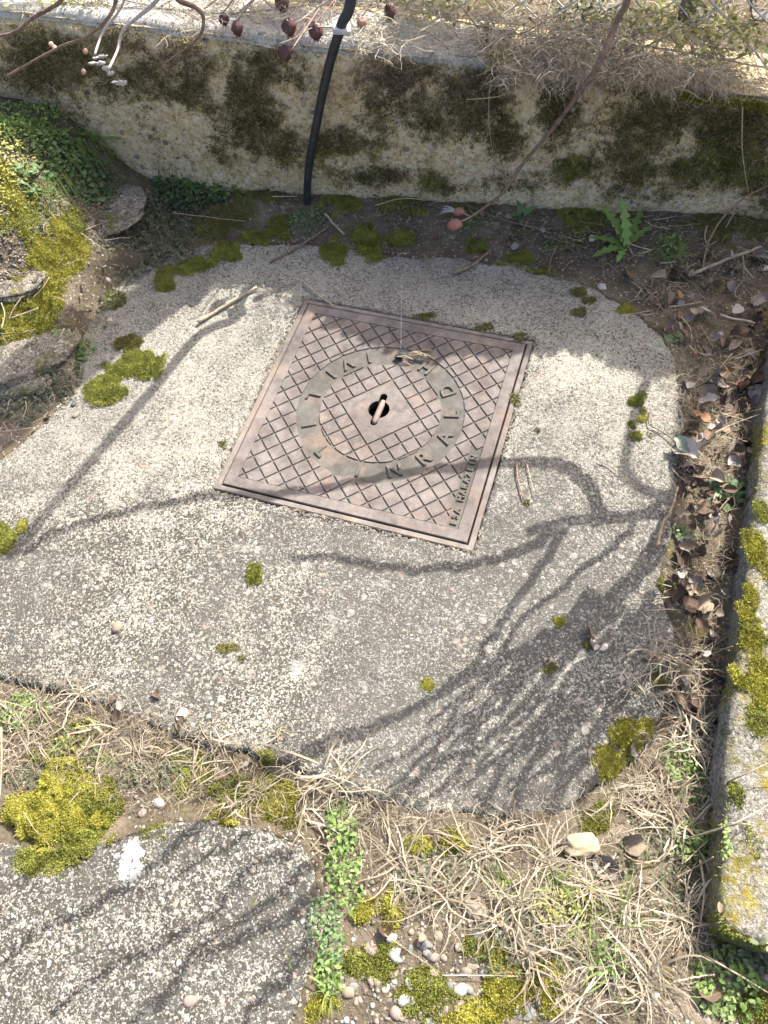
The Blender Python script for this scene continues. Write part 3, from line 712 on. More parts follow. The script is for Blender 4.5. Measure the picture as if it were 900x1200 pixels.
streaks = [((700, 700), (600, 800), (520, 868), (440, 935), .010, .006), ((715, 722), (640, 800), (560, 880), (490, 945), .013, .006), ((690, 735), (620, 790), (545, 842), (430, 905), .010, .005),
           ((735, 740), (655, 830), (590, 900), (560, 960), .014, .009), ((760, 700), (720, 770), (650, 860), (585, 960), .016, .010), ((790, 700), (745, 790), (690, 870), (640, 960), .02, .012),
           ((755, 655), (700, 720), (640, 760), (570, 810), .010, .006), ((800, 730), (770, 800), (725, 870), (680, 940), .018, .012), ((805, 760), (780, 830), (750, 870), (715, 905), .018, .010),
           ((770, 720), (735, 760), (700, 820), (640, 900), .016, .010), ((782, 640), (735, 700), (690, 730), (640, 742), .008, .004), ((560, 870), (500, 905), (440, 950), (400, 980), .010, .006),
           ((600, 770), (540, 830), (500, 900), (470, 950), .008, .005), ((640, 740), (590, 800), (560, 850), (530, 930), .007, .004)]
rs = random.Random(5)
for k, st in enumerate(streaks):
    hh = 1.2 + .06 * (k % 5); P_ = list(st[:4]); cane(P_, lin(hh, hh - .12, 4), st[4] * .5, st[5] * .45)
for k in range(16):
    f = k / 15; x0_, y0_ = 690 + 105 * f, 690 + 60 * f; L_ = rs.uniform(.75, 1.1)
    cane([(x0_, y0_), (x0_ - 60 * L_ + rs.uniform(-8, 8), y0_ + 72 * L_), (x0_ - 125 * L_ + rs.uniform(-12, 12), y0_ + 135 * L_), (x0_ - 185 * L_ + rs.uniform(-20, 20), y0_ + 190 * L_)], None, rs.uniform(.0025, .0045), .002)
s2 = [((262, 958), (215, 985), (160, 1035), (95, 1070)), ((292, 985), (230, 1015), (195, 1040), (150, 1050)), ((370, 1010), (300, 1075), (225, 1120), (185, 1190)), ((372, 1045), (335, 1080), (262, 1110), (190, 1165), (120, 1230)),
      ((190, 960), (150, 985), (75, 1000), (20, 1040)), ((360, 1110), (330, 1150), (300, 1175), (265, 1240)), ((345, 1000), (285, 1028), (240, 1085), (130, 1135), (60, 1190)), ((150, 1040), (95, 1075), (40, 1100), (-20, 1150))]
for k, P_ in enumerate(s2):
    hh = 1.35 + .05 * (k % 4); cane(P_, lin(hh, hh - .1, 4), (.0075, .0035, .006, .0085, .004, .009, .005, .0055)[k], (.003, .002, .004, .0025)[k % 4])
# stems that carry those canes back to the root, beyond the right of the view
for k in range(6):
    q = sunpt(790 + 6 * k, 600 + 20 * k, 1.2 + .03 * k)
    S = spline([R0 + (.03 * k - .08, .02 * k, 0), R0 + (-.1 + .07 * k, -.25 - .05 * k, .55 + .04 * k), (q + R0) / 2 + (0.12, -.05, .62), q], 26)
    tube_obj('cane', S - R0, np.linspace(.012, .008, len(S)), M_cane, rose, 7)
# leaf clumps added to the bare shrub, out of view, to cast the broad soft shade at the right of the slab
def leaf_cloud(centres, name, n, size, mat, par, base):
    P = []; 
    for (px, py, h_, r_) in centres:
        c = sunpt(px, py, h_); P.append(c + rng.normal(0, 1, (n, 3)) * np.array([r_, r_, r_ * .7]))
    P = np.vstack(P); m_ = len(P); d = rng.normal(0, 1, (m_, 3)); d /= np.linalg.norm(d, axis=1)[:, None]; s_ = np.cross(d, rng.normal(0, 1, (m_, 3))); s_ /= np.linalg.norm(s_, axis=1)[:, None]
    sz_ = size * rng.uniform(.6, 1.2, (m_, 1))
    V = np.stack([P, P + d * sz_ * .5 + s_ * sz_ * .3, P + d * sz_, P + d * sz_ * .5 - s_ * sz_ * .3], 1).reshape(-1, 3) - np.asarray(base)
    return tag(mesh(name, V, np.arange(4 * m_).reshape(-1, 4), mat, par, tint=np.repeat(rng.uniform(0, 1, m_), 4)), kind='stuff')
leaf_cloud([(760, 745, 1.35, .025), (775, 790, 1.38, .03), (745, 820, 1.35, .025), (720, 855, 1.4, .03), (670, 900, 1.35, .03), (640, 930, 1.4, .03), (600, 940, 1.4, .02), (690, 840, 1.36, .02), (790, 730, 1.4, .02)], 'foliage', 22, .022, M_leafd, rose, R0)
# leaf mass added outside the frame to shade the strip beside the wall
bush = empty('shade_thicket', (.55, 1.95, .3), 'tangled leafy bramble growing behind the wall beside the fence', 'shrub')
def thicket():
    P = []
    # build the silhouette so that its shadow ends on the line seen across the slab
    edge = [(352, 358), (400, 384), (440, 404), (490, 416), (560, 418), (630, 414), (690, 410), (735, 424), (765, 440), (800, 432), (850, 428), (900, 420), (980, 430)]
    for k in range(len(edge) - 1):
        for t in np.linspace(0, 1, 26, endpoint=False):
            ex = edge[k][0] * (1 - t) + edge[k + 1][0] * t; ey = edge[k][1] * (1 - t) + edge[k + 1][1] * t
            for _ in range(46):
                up = rng.uniform(0, 1) ** 1.1; py = ey - up * 85 - (rng.uniform(0, 9) if ex < 620 else rng.uniform(3, 6))
                g_ = at(ex, py); # walk up towards the sun until beyond the wall
                back = rng.uniform(.24, .36)
                dw = (g_[:2] - WA) @ WN; need = (back - dw) / (KX * WN[0] + KY * WN[1]); P.append(np.array([g_[0] + KX * need, g_[1] + KY * need, need]))
    return np.array(P)
TP = thicket()
pu = np.array([proj(p) for p in TP]); TP = TP[(pu[:, 1] < -12)]
m_ = len(TP); d = rng.normal(0, 1, (m_, 3)); d /= np.linalg.norm(d, axis=1)[:, None]; s_ = np.cross(d, rng.normal(0, 1, (m_, 3))); s_ /= np.linalg.norm(s_, axis=1)[:, None]; z_ = .031 * rng.uniform(.5, 1.1, (m_, 1))
V = np.stack([TP, TP + d * z_ * .5 + s_ * z_ * .3, TP + d * z_, TP + d * z_ * .5 - s_ * z_ * .3], 1).reshape(-1, 3) - np.array([.55, 1.95, .3])
tag(mesh('foliage', V, np.arange(4 * m_).reshape(-1, 4), M_leafd, bush, tint=np.repeat(rng.uniform(0, 1, m_), 4)), kind='stuff')
for k in range(26):
    i_ = rng.integers(0, m_); q = TP[i_] - np.array([.55, 1.95, .3]); b_ = np.array([q[0] * .8 + rng.normal(0, .03), q[1] * .8 + .12, -.05])
    tube_obj('stem', spline([b_, (b_ + q) / 2 + rng.normal(0, .03, 3), q], 10), np.linspace(.004, .0015, 11), M_cane, bush, 5)

# ------------------------------------------------------------------ rose canes and hips in view (top left and top right)
def arc3(pts, zs): return spline([at(p[0], p[1], z) for p, z in zip(pts, zs)], 7 * len(pts))
def thorn(S, i, parent, base, r):
    t = S[min(i + 1, len(S) - 1)] - S[i]; t /= np.linalg.norm(t); a = np.cross(t, rng.normal(0, 1, 3)); a /= np.linalg.norm(a)
    tube_obj('thorn', np.array([S[i], S[i] + a * r * 1.6, S[i] + a * r * 3 - t * r * 1.0]) - base, [r * .8, r * .4, r * .05], M_canep, parent, 5)
def branch(name, pts, zs, r0, r1, mat, label, bumps=0):
    S = arc3(pts, zs); b = S[0]; o = empty(name, b, label, 'branch')
    tube_obj('stem', S - b, np.linspace(r0, r1, len(S)) * (1 + .12 * rng.normal(0, 1, len(S)) * .5), mat, o, 8)
    for k in range(bumps): thorn(S, int((k + .6) / bumps * (len(S) - 3)), o, b, r0 * .8)
    return o, S, b
def blob(name, c, r, mat, parent=None, sc=(1, 1, 1.15), base=None, seed=0, seg=10, amp=.06):
    th = np.linspace(0, math.pi, seg); ph = np.linspace(0, 2 * math.pi, seg * 2, endpoint=False)
    T_, P_ = np.meshgrid(th, ph, indexing='ij')
    k = 1 + amp * vn(T_ * 2 + seed * 3.7, np.cos(P_) * 2 + seed, seed) + amp * vn(np.sin(P_) * 2.3 + seed, T_ * 2.1, seed + 5)
    V = np.stack([np.sin(T_) * np.cos(P_) * sc[0], np.sin(T_) * np.sin(P_) * sc[1], np.cos(T_) * sc[2]], -1) * (r * k)[..., None]
    V = V.reshape(-1, 3) + np.asarray(c); i = np.arange(T_.size).reshape(T_.shape); j = np.roll(i, -1, 1)
    F = np.stack([i[:-1], i[1:], j[1:], j[:-1]], -1).reshape(-1, 4)
    return mesh(name, V, F, mat, parent, base)
branch('rose_branch', [(7, 90), (40, 71), (73, 54), (100, 44), (124, 24), (136, 0), (142, -60), (150, -140)], [.44, .46, .48, .50, .53, .55, .62, .7], .0020, .0034, M_cane, 'bare rose twig with pink buds crossing the top left corner', 6)
branch('rose_branch', [(-60, 50), (0, 42), (18, 37), (40, 20), (60, 9), (74, -4), (100, -60)], [.46, .48, .49, .51, .53, .55, .62], .0026, .0036, M_cane, 'thicker brown twig at the extreme top left edge of the view', 4)
o, S, b = branch('rose_branch', [(127, 82), (138, 58), (144, 36), (164, 18), (184, 0), (230, -60)], [.42, .43, .45, .48, .51, .58], .0022, .0036, M_canew, 'bleached white forked twig hanging before the wall top', 2)
S2 = arc3([(111, 64), (118, 44), (127, 29), (140, 12), (148, -6)], [.42, .43, .45, .48, .51]); tube_obj('side_stem', S2 - b, np.linspace(.0022, .002, len(S2)), M_canew, o, 7)
for k, (px, py) in enumerate(((112, 68), (118, 74), (124, 80), (108, 74), (130, 86), (142, 97), (134, 96), (120, 66))):
    c = at(px, py, .42); me_ = blob('bract', c, .0042, M_white, o, (1.3 + .5 * (k % 2), .7, .45 + .3 * (k % 3)), seed=k, amp=.35); me_.location = -b
for k, (px, py) in enumerate(((60, 52), (64, 56), (100, 60), (98, 84))):
    c = at(px, py, .47); me_ = blob('bud', c, .0042, M_canep, o, (1, 1.4, 1), seed=k); me_.location = -b
branch('rose_branch', [(192, 75), (210, 62), (223, 53), (236, 38), (238, 20), (228, 8), (205, -4), (180, -50)], [.40, .41, .43, .45, .47, .49, .52, .58], .0008, .0052, M_cane, 'dark brown hooked twig hanging over the white wall top', 0)
hips = [(334, 62, 9.5, .43, 'dark purple rosehip hanging lowest, left of the hose', M_hip), (370, 36, 9.5, .44, 'plump dark red rosehip next to the hose', M_hip), (339, 31, 8.5, .445, 'shadowed dark rosehip above the lowest one', M_hip),
        (457, 13, 8.5, .42, 'brownish red rosehip right of the hose at the top edge', M_hip), (424, 26, 6, .42, 'small pale pink rosehip just right of the hose', M_canep), (262, 22, 6, .44, 'thin black dried hip left in the dangling pair', M_hip), (278, 33, 8, .43, 'grey black dried hip right in the dangling pair', M_leafd if False else M_hip), (330, 2, 9, .46, 'dark rosehip cut by the top edge of the view', M_hip)]
for k, (px, py, r_, z, lab, mat) in enumerate(hips):
    z = min(float(wallpt(px, py, -.02)[2]), float(wall_top(np.array(-.1))) + .03); c = at(px, py, z); d_ = np.linalg.norm(c - C0); r3 = r_ * d_ / FPX * (.74 + .12 * (k % 3) / 2)
    e = empty('rosehip', c, lab, 'rosehip', 'rosehips on the twigs at the top')
    blob('fruit', (0, 0, 0), r3, mat, e, (1 - .1 * (k % 2), 1, 1.02 + .07 * (k % 4)), seed=k, amp=.12, seg=14)
    V = []; 
    for q in range(5):
        a = q * 1.256; tube_obj('sepal', [(0, 0, -r3 * 1.1), (math.cos(a) * r3 * .5, math.sin(a) * r3 * .5, -r3 * 1.35), (math.cos(a) * r3 * .8, math.sin(a) * r3 * .8, -r3 * 1.8)], [r3 * .16, r3 * .12, .0003], M_canew if k % 2 else M_cane, e, 4)
    top = at(px + 30, py - 45, z + .035) - c
    tube_obj('stalk', spline([(0, 0, r3 * .9), top * .5 + np.array([0, 0, .006]), top], 10), .0012, M_canep if k < 2 else M_cane, e, 5)
branch('rose_branch', [(342, 58), (362, 28), (382, -2), (410, -50)], [.385, .395, .41, .45], .0012, .0018, M_canep, 'slim pinkish stalk carrying the hips beside the hose', 0)
branch('rose_branch', [(345, 30), (368, 12), (392, -6), (420, -40)], [.39, .40, .42, .45], .0016, .002, M_canew, 'pale lilac stalk above the plump rosehip', 0)
# long cane on the right, ending in two orange hips over the soil
co, S, b = branch('rose_branch', [(545, 258), (565, 245), (590, 225), (612, 193), (640, 160), (656, 140), (685, 100), (703, 72), (724, 22), (736, -2), (760, -90)], [.07, .085, .11, .16, .22, .255, .33, .38, .43, .46, .56], .0022, .0068, M_cane, 'long arching rose cane with thorns reaching down before the wall', 7)
for k, (px, py, r_, sc) in enumerate(((533, 263, 6.6, (1.3, .9, .95)), (538, 248, 4.8, (1.35, .9, .9)))):
    c = at(px, py, .065); r3 = r_ * np.linalg.norm(c - C0) / FPX
    e = empty('rosehip', c, ('round orange pink rosehip at the tip of the long cane', 'smaller pink rosehip with curled white sepals on the long cane')[k], 'rosehip')
    blob('fruit', (0, 0, 0), r3, M_hipr, e, sc, seed=20 + k)
    t = at(552, 254, .075) - c; tube_obj('stalk', spline([(0, 0, 0), t * .5, t], 6), .0017, M_canep, e, 6)
    if k:
        for a in range(4):
            q = at(520 - a * 1.5, 242 + a * 3, .07) - c; tube_obj('sepal', spline([(0, 0, 0), q * .7 + np.array([0, 0, .004]), q], 6), np.linspace(.0017, .0006, len(spline([(0, 0, 0), q * .7, q], 6))), M_white, e, 5)

# ------------------------------------------------------------------ chain link fence lying back behind the wall top
fence = empty('chain_link_fence', (WA[0], WA[1], .35), 'sagging chain link wire fence behind the wall top', 'fence')
fb = np.array([WA[0], WA[1], .35])
def fpt(s, u):
    """s along the wall, u up the leaning net"""
    z0 = float(wall_top(np.array(s))) + .012 + .010 * math.sin(s * 7); sag = .02 * math.sin(s * 4.1 + u * 6)
    off = .075 + u * .42 + sag; return np.array([*(WA + WD * s + WN * off), z0 + .01 + u * .72 + .01 * math.sin(s * 11)])
cell = .078
for k in range(58):
    s0 = -1.1 + k * cell
    for sg in (1, -1):
        P = []
        for j in range(13):
            u = j * .030; P.append(fpt(s0 + sg * u * 1.15 + .004 * math.sin(j * math.pi), u) + np.array([0, 0, .0018 * (1 if (j + (sg > 0)) % 2 else -1)]))
        tube_obj('wire', np.array(P) - fb, .0019, M_wire, fence, 4)
P = np.array([fpt(s, .0) + np.array([0, 0, .004]) for s in np.arange(-1.3, 2.2, .04)]); tube_obj('tension_wire', P - fb, .0018, M_wire, fence, 5)

# ------------------------------------------------------------------ moss cushions
MOSSN = [0]
def moss_patch(px, py, rx, ry, mat, label, h=.012, seed=0, dens=1.0, ang=0.0, th=.0045, solid=.0, basemat=None, group=None, zf=None):
    rx, ry = rx * .92, ry * .92
    c = gnd(px, py) if zf is None else at(px, py, zf)
    # radii in pixels -> metres on the ground
    e1 = gnd(px + rx, py)[:2] if zf is None else at(px + rx, py, zf)[:2]; rxm = abs(e1[0] - c[0]); rym = ry * np.linalg.norm(c - C0) / FPX / max(.35, (CAM_H - c[2]) / np.linalg.norm(c - C0))
    st = max(.0022, min(.004, rxm / 8)); xs = np.arange(-rxm * 1.25, rxm * 1.25, st); ys = np.arange(-rym * 1.25, rym * 1.25, st); X, Y = np.meshgrid(xs, ys, indexing='ij')
    ca, sa = math.cos(ang), math.sin(ang); Xr = X * ca + Y * sa; Yr = -X * sa + Y * ca
    d = 1 - np.sqrt((Xr / rxm) ** 2 + (Yr / rym) ** 2) + .85 * fbm((X + c[0]) * 36, (Y + c[1]) * 36, seed + 5, 5)
    hh = np.clip(d / .55, 0, 1); lump = .6 + .4 * np.clip(1 - np.abs(vn((X + c[0]) * 75, (Y + c[1]) * 75, seed)) * 1.4, 0, 1)
    zz = (top_z(X + c[0], Y + c[1]) if zf is None else zf) - c[2] + h * .7 * np.sqrt(hh) * lump - .0035
    keep = d > .0
    if keep.sum() < 6: d = d + .3; keep = d > 0; hh = np.clip(d / .55, 0, 1); zz = zz + .002
    if keep.sum() < 6: return None
    V2, F2 = heightfield(xs, ys, np.where(d > .1, zz, zz + .0035), d > -.16)
    core = d > .16
    V, F = heightfield(xs, ys, zz, core if core.sum() > 12 else keep)
    if len(F) == 0: return None
    root = empty('moss_cushion', c, label, 'moss', group)
    tb = rng.uniform(.1, .5, len(V)); mesh('moss_mat', V, F, basemat or mat, root, tint=tb)
    dv = 1 - np.sqrt(((V2[:, 0] * ca + V2[:, 1] * sa) / rxm) ** 2 + ((-V2[:, 0] * sa + V2[:, 1] * ca) / rym) ** 2) + .85 * fbm((V2[:, 0] + c[0]) * 36, (V2[:, 1] + c[1]) * 36, seed + 5, 5)
    q = F2[rng.integers(0, len(F2), int(len(F2) * dens * max(1.8, (st / .0025) ** 2 * 2.6)))]; q = q[rng.uniform(0, 1, len(q)) < np.clip((dv[q[:, 0]] + .16) / .36, 0, 1)]; w = rng.uniform(0, 1, (len(q), 2, 1))
    P = (V2[q[:, 0]] * (1 - w[:, 0]) + V2[q[:, 1]] * w[:, 0]) * (1 - w[:, 1]) + (V2[q[:, 3]] * (1 - w[:, 0]) + V2[q[:, 2]] * w[:, 0]) * w[:, 1]
    tn = np.clip(.55 + .45 * fbm(P[:, 0] * 60 + seed, P[:, 1] * 60, 3, 3), 0, 1)
    Vt, Ft, Tt = tufts(P, np.tile([0, 0, 1.0], (len(P), 1)), th, .0009, 3, tn, .7)
    tag(mesh('moss_tips', Vt, Ft, mat, root, tint=Tt, smooth=False), kind='stuff')
    return root
Y_, G_, D_, B_ = M_moss_y, M_moss_g, M_moss_d, M_moss_b
mossy = [
 (400, 228, 33, 19, G_, 'green moss on the soil touching the wall right of the hose', .012), (480, 232, 36, 17, G_, 'moss strip at the wall foot above the lush cushion', .010), (545, 238, 33, 15, D_, 'dark moss at the wall foot above the orange rosehip', .010), (300, 222, 39, 19, D_, 'dark moss at the wall foot left of the hose', .010), (690, 250, 33, 15, G_, 'moss at the wall foot near the serrated rosette', .010), (850, 262, 52, 15, D_, 'dark moss at the wall foot at the right', .010), (255, 262, 34, 12, D_, 'brownish moss in front of the green weeds', .012), (120, 335, 30, 10, D_, 'dark moss crust by the upper slab corner', .008),
 (88, 292, 32, 24, Y_, 'bright yellow moss cushion glowing in the sun at left', .022), (62, 312, 26, 18, Y_, 'yellow moss lobe below left of the brightest cushion', .018), (100, 318, 24, 13, Y_, 'lower right lobe of bright yellow moss', .016),
 (45, 352, 34, 20, Y_, 'olive yellow moss patch on pale grit at left', .016), (22, 380, 34, 17, Y_, 'yellow moss patch touching the left edge of the view', .016), (18, 235, 26, 24, Y_, 'pale yellow moss beside the leafy cover at the left edge', .014),
 (92, 266, 14, 10, G_, 'small green moss cushion above the bright yellow one', .016), (138, 302, 8, 5, Y_, 'tiny yellow moss dot right of the bright cushion', .008),
 (155, 430, 36, 15, G_, 'long olive moss patch along the slab edge at left', .013), (125, 455, 24, 15, G_, 'round olive moss patch at the lower end of the slab edge', .013), (150, 402, 18, 8, D_, 'shaded dark moss strip behind the long olive patch', .012),
 (192, 326, 15, 12, G_, 'moss cushion on the slab corner below the weeds', .015), (232, 312, 22, 9, G_, 'low moss strip on the upper slab edge at left', .012), (262, 296, 20, 13, G_, 'thicker green moss in the upper slab edge row', .015), (305, 282, 26, 10, G_, 'moss strip leading towards the hose base', .013), (330, 268, 20, 12, G_, 'flat brown green moss just left of the hose', .010),
 (395, 292, 20, 12, G_, 'left lobe of the moss below the hose', .014), (428, 283, 24, 14, G_, 'lush green moss cushion right of the hose base', .022), (440, 300, 12, 10, G_, 'round bright tip of the moss right of the hose', .016), (465, 282, 20, 10, G_, 'right wing of the moss near the orange rosehip', .014), (395, 308, 8, 5, G_, 'tiny moss button under the moss below the hose', .008),
 (556, 292, 20, 9, G_, 'flat green moss patch below the orange rosehip', .010), (604, 306, 24, 9, G_, 'dark green moss patch on the slab under the small rosette', .012), (635, 318, 14, 7, G_, 'right end of the moss under the small rosette', .010),
 (678, 366, 15, 5, D_, 'thin dark moss streak on the shaded slab', .006), (676, 343, 11, 5, D_, 'small dark moss bit on the shaded slab', .006), (690, 352, 8, 4, D_, 'tiny dark moss fleck on the shaded slab', .005), (738, 362, 13, 6, Y_, 'yellow green moss on the slab rim under the dead tuft', .008),
 (293, 675, 12, 13, G_, 'isolated dark green moss tuft on the sunny slab left of centre', .010), (284, 772, 6, 6, D_, 'small black moss button on the lower left slab', .006), (268, 760, 13, 6, D_, 'black crust of dry moss on the lower left slab', .006),
 (310, 888, 12, 11, G_, 'round olive moss ball on the lower slab edge', .018),
 (746, 472, 9, 7, G_, 'moss bead at the top of the cluster by the leaf litter', .009), (753, 463, 7, 5, G_, 'uppermost moss bead of the cluster by the leaf litter', .006), (753, 482, 6, 5, G_, 'tiny moss bead right in the cluster by the litter', .006), (750, 492, 9, 6, Y_, 'pale moss bead in the middle of the bead cluster', .006), (740, 498, 6, 5, G_, 'left moss bead in the cluster by the leaf litter', .006), (747, 513, 9, 6, G_, 'lowest dark moss bead of the cluster by the litter', .009), (761, 510, 4, 4, D_, 'pin sized moss bead at the right of the cluster', .004),
 (657, 728, 8, 6, Y_, 'small yellow moss dot on the streaked slab', .006), (690, 755, 9, 6, D_, 'dark moss dot beside the brown curled leaf bits', .006), (645, 783, 9, 8, D_, 'dark moss dot in the striped shade', .006), (770, 795, 13, 12, D_, 'dark moss stain at the shaded right slab edge', .006), (750, 808, 7, 7, D_, 'small moss stain near the shaded right slab edge', .005), (779, 686, 16, 9, G_, 'moss on the slab rim by the leaf litter', .010), (502, 802, 8, 7, Y_, 'faint yellow lichen moss in the middle of the slab', .005),
 (5, 632, 14, 17, G_, 'green moss at the left edge below the hose shadow', .014), (26, 616, 6, 7, Y_, 'small yellow moss spot at the left edge', .008),
 (65, 945, 62, 38, Y_, 'broad olive yellow moss mound on the lower left', .035), (85, 985, 48, 26, G_, 'lower lobe of the broad moss mound', .022), (110, 940, 34, 24, G_, 'green right lobe of the broad moss mound', .024), (45, 1005, 40, 16, G_, 'thin moss skirt on the lower left slab', .008), (175, 975, 22, 12, G_, 'sparse moss on the upper rim of the lower slab', .006),
 (60, 885, 28, 9, G_, 'moss fringe among dead grass at the left edge', .010), (110, 842, 14, 7, G_, 'small moss patch beside the upright brown leaf', .008), (225, 905, 34, 22, G_, 'brown green moss between the two slabs', .014), (285, 925, 44, 18, G_, 'mixed moss carpet in the gap between the slabs', .016), (265, 955, 30, 14, Y_, 'olive moss next to the lower slab corner', .014), (325, 945, 34, 24, Y_, 'olive moss at the corner of the lower slab', .016), (340, 968, 26, 10, D_, 'dark moss at the corner tip of the lower slab', .012), (195, 870, 34, 12, G_, 'faded moss along the slab bottom edge', .009),
 (530, 988, 20, 16, Y_, 'bright moss cushion under arching dead grass', .022), (490, 992, 18, 11, Y_, 'left lobe of the bright moss under dead grass', .016), (430, 1070, 20, 14, Y_, 'yellow moss beside green weeds at the bottom', .014), (460, 1068, 16, 26, Y_, 'olive moss column among pebbles at the bottom', .014),
 (440, 1130, 34, 18, G_, 'moss between pebbles at the bottom centre', .010), (370, 1180, 30, 14, Y_, 'yellow moss at the foot of the lower slab corner', .012), (500, 1165, 40, 22, G_, 'dark moss between pebbles left of the thin stalk', .010), (560, 1110, 34, 14, G_, 'moss under dead grass right of the pebbles', .012), (600, 1160, 34, 20, Y_, 'yellow green moss at the bottom right of the pebbles', .016), (640, 1150, 22, 26, Y_, 'bright moss strip by the curly dead grass', .018), (560, 1190, 40, 16, Y_, 'moss at the bottom edge under the white pebbles', .012), (585, 1140, 20, 20, Y_, 'small bright moss mound above the bottom pebbles', .014),
 (745, 865, 22, 20, Y_, 'dull yellow moss on the lower right slab corner', .010), (715, 900, 24, 22, Y_, 'dull moss smear on the slab corner by the dead grass', .008), (700, 955, 24, 16, G_, 'moss on soil above the pale yellow stone', .010), (890, 1185, 40, 16, G_, 'moss in the bottom right corner', .012)]
for k, a in enumerate(mossy):
    moss_patch(*a[:4], a[4], a[5], a[6], seed=100 + k * 7, dens=1.3, th=.0042 if a[6] > .008 else .003, ang=.0)
kerbmoss = [(890, 650, 20, 40, Y_, 'yellow moss patch on the upper part of the kerb'), (880, 740, 24, 34, Y_, 'brightest yellow moss swelling on the kerb'), (862, 790, 13, 22, Y_, 'yellow moss on the kerb edge below the brightest swelling'), (890, 800, 24, 30, Y_, 'olive moss in the middle of the kerb'), (885, 840, 22, 20, G_, 'greener moss at mid kerb where the shade starts'), (893, 600, 14, 24, G_, 'small green moss patch high on the kerb'), (880, 700, 12, 16, Y_, 'thin yellow moss bridge on the kerb'), (862, 930, 12, 14, G_, 'moss dot low on the kerb'), (880, 985, 14, 20, G_, 'moss stain in the shaded lower kerb')]
for k, a in enumerate(kerbmoss): moss_patch(a[0], a[1], a[2] * .8, a[3] * .8, a[4], a[5], .006, seed=500 + k * 9, zf=KTOP - .001, dens=1.0)
# green film of moss on the kerb flank
n = 9000; kp = np.array([at(*p, KTOP)[:2] for p in ((893, 500), (880, 640), (866, 745), (855, 850), (848, 960), (842, 1070), (848, 1092), (900, 1112))])
t = rng.uniform(0, len(kp) - 1.001, n); i0 = t.astype(int); f = (t - i0)[:, None]; q = kp[i0] * (1 - f) + kp[i0 + 1] * f
P = np.column_stack([q[:, 0] + .008 + rng.normal(0, .003, n), q[:, 1], rng.uniform(-.03, KTOP - .004, n)]); k_ = fbm(P[:, 1] * 14, P[:, 2] * 14, 5) > -.35; P = P[k_]
V, F, T = tufts(P, np.tile([-1, 0, .5], (len(P), 1)), .0045, .001, 3); tag(mesh('flank_moss', V, F, M_moss_g, bpy.data.objects['kerb_stone'], tint=T * .7, smooth=False), kind='stuff').location = -np.array(bpy.data.objects['kerb_stone'].location)

# ------------------------------------------------------------------ rubble stones on the left mound
def rock(px, py, r_px, mat, label, name='rock', sc=(1.2, 1, .6), seed=0, dz=0, group=None, cat='stone', rz=0):
    c = gnd(px, py, dz); r3 = r_px * np.linalg.norm(c - C0) / FPX
    me_ = bpy.data.meshes.new(name); bm = bmesh.new(); bmesh.ops.create_icosphere(bm, subdivisions=2 if r_px < 12 else 4, radius=1)
    co_ = np.array([v.co for v in bm.verts]); nn = 1 + .30 * fbm(co_[:, 0] * 1.6 + seed, co_[:, 1] * 1.6 + co_[:, 2] * 2.1, seed) + (.05 * fbm(co_[:, 0] * 7 + seed, co_[:, 1] * 7 + co_[:, 2] * 6, seed + 3) if r_px >= 12 else 0)
    co_ = np.sign(co_) * np.abs(co_) ** .85 * nn[:, None] * r3 * np.array(sc)
    for v, p in zip(bm.verts, co_): v.co = p
    bm.to_mesh(me_); bm.free(); me_.polygons.foreach_set('use_smooth', np.ones(len(me_.polygons), bool)); me_.materials.append(mat)
    o = bpy.data.objects.new(name, me_); COL.objects.link(o); o.location = c; o.rotation_euler = (0, 0, rz); return tag(o, label, cat, group)
rock(30, 415, 40, M_rock, 'pale flat stone lit by sun at the left edge', sc=(1.3, .8, .35), seed=3, dz=-.01, rz=.5)
rock(25, 445, 26, M_rock, 'shaded grey stone at the left edge under the pale one', sc=(1.2, .8, .4), seed=5, dz=-.01)
rock(128, 245, 30, M_rock, 'grey concrete rubble lump between the leafy covers', sc=(1.3, 1.2, .14), seed=8, dz=-.004)
rock(235, 288, 18, M_rock, 'half buried grey stone below the green weeds', sc=(1.4, .9, .22), seed=14, dz=-.006)
rock(15, 330, 20, M_rock, 'dusty tan stone at the left edge among fibres', sc=(1.5, 1.1, .25), seed=19, dz=-.008)
M_ystone = plain('pale_yellow_stone', (0.368, 0.320, 0.208), .8, .2, 50, .3, .001)
rock(680, 992, 16, M_ystone, 'large pale yellow stone in the dead grass', sc=(1.15, .8, .6), seed=22, dz=.012)
M_peb = [plain('pebble_white', (0.425, 0.416, 0.383), .85, .15, 60, .35, .0006), plain('pebble_tan', (0.255, 0.212, 0.162), .85, .2, 60, .35, .0006), plain('pebble_grey', (0.187, 0.187, 0.178), .85, .2, 60, .35, .0006), plain('pebble_pink', (0.289, 0.225, 0.191), .85, .2, 60, .35, .0006), plain('pebble_dark', (0.085, 0.085, 0.085), .6, .3, 60, .4, .0006)]
NM = ['white', 'tan', 'grey', 'pinkish', 'dark']
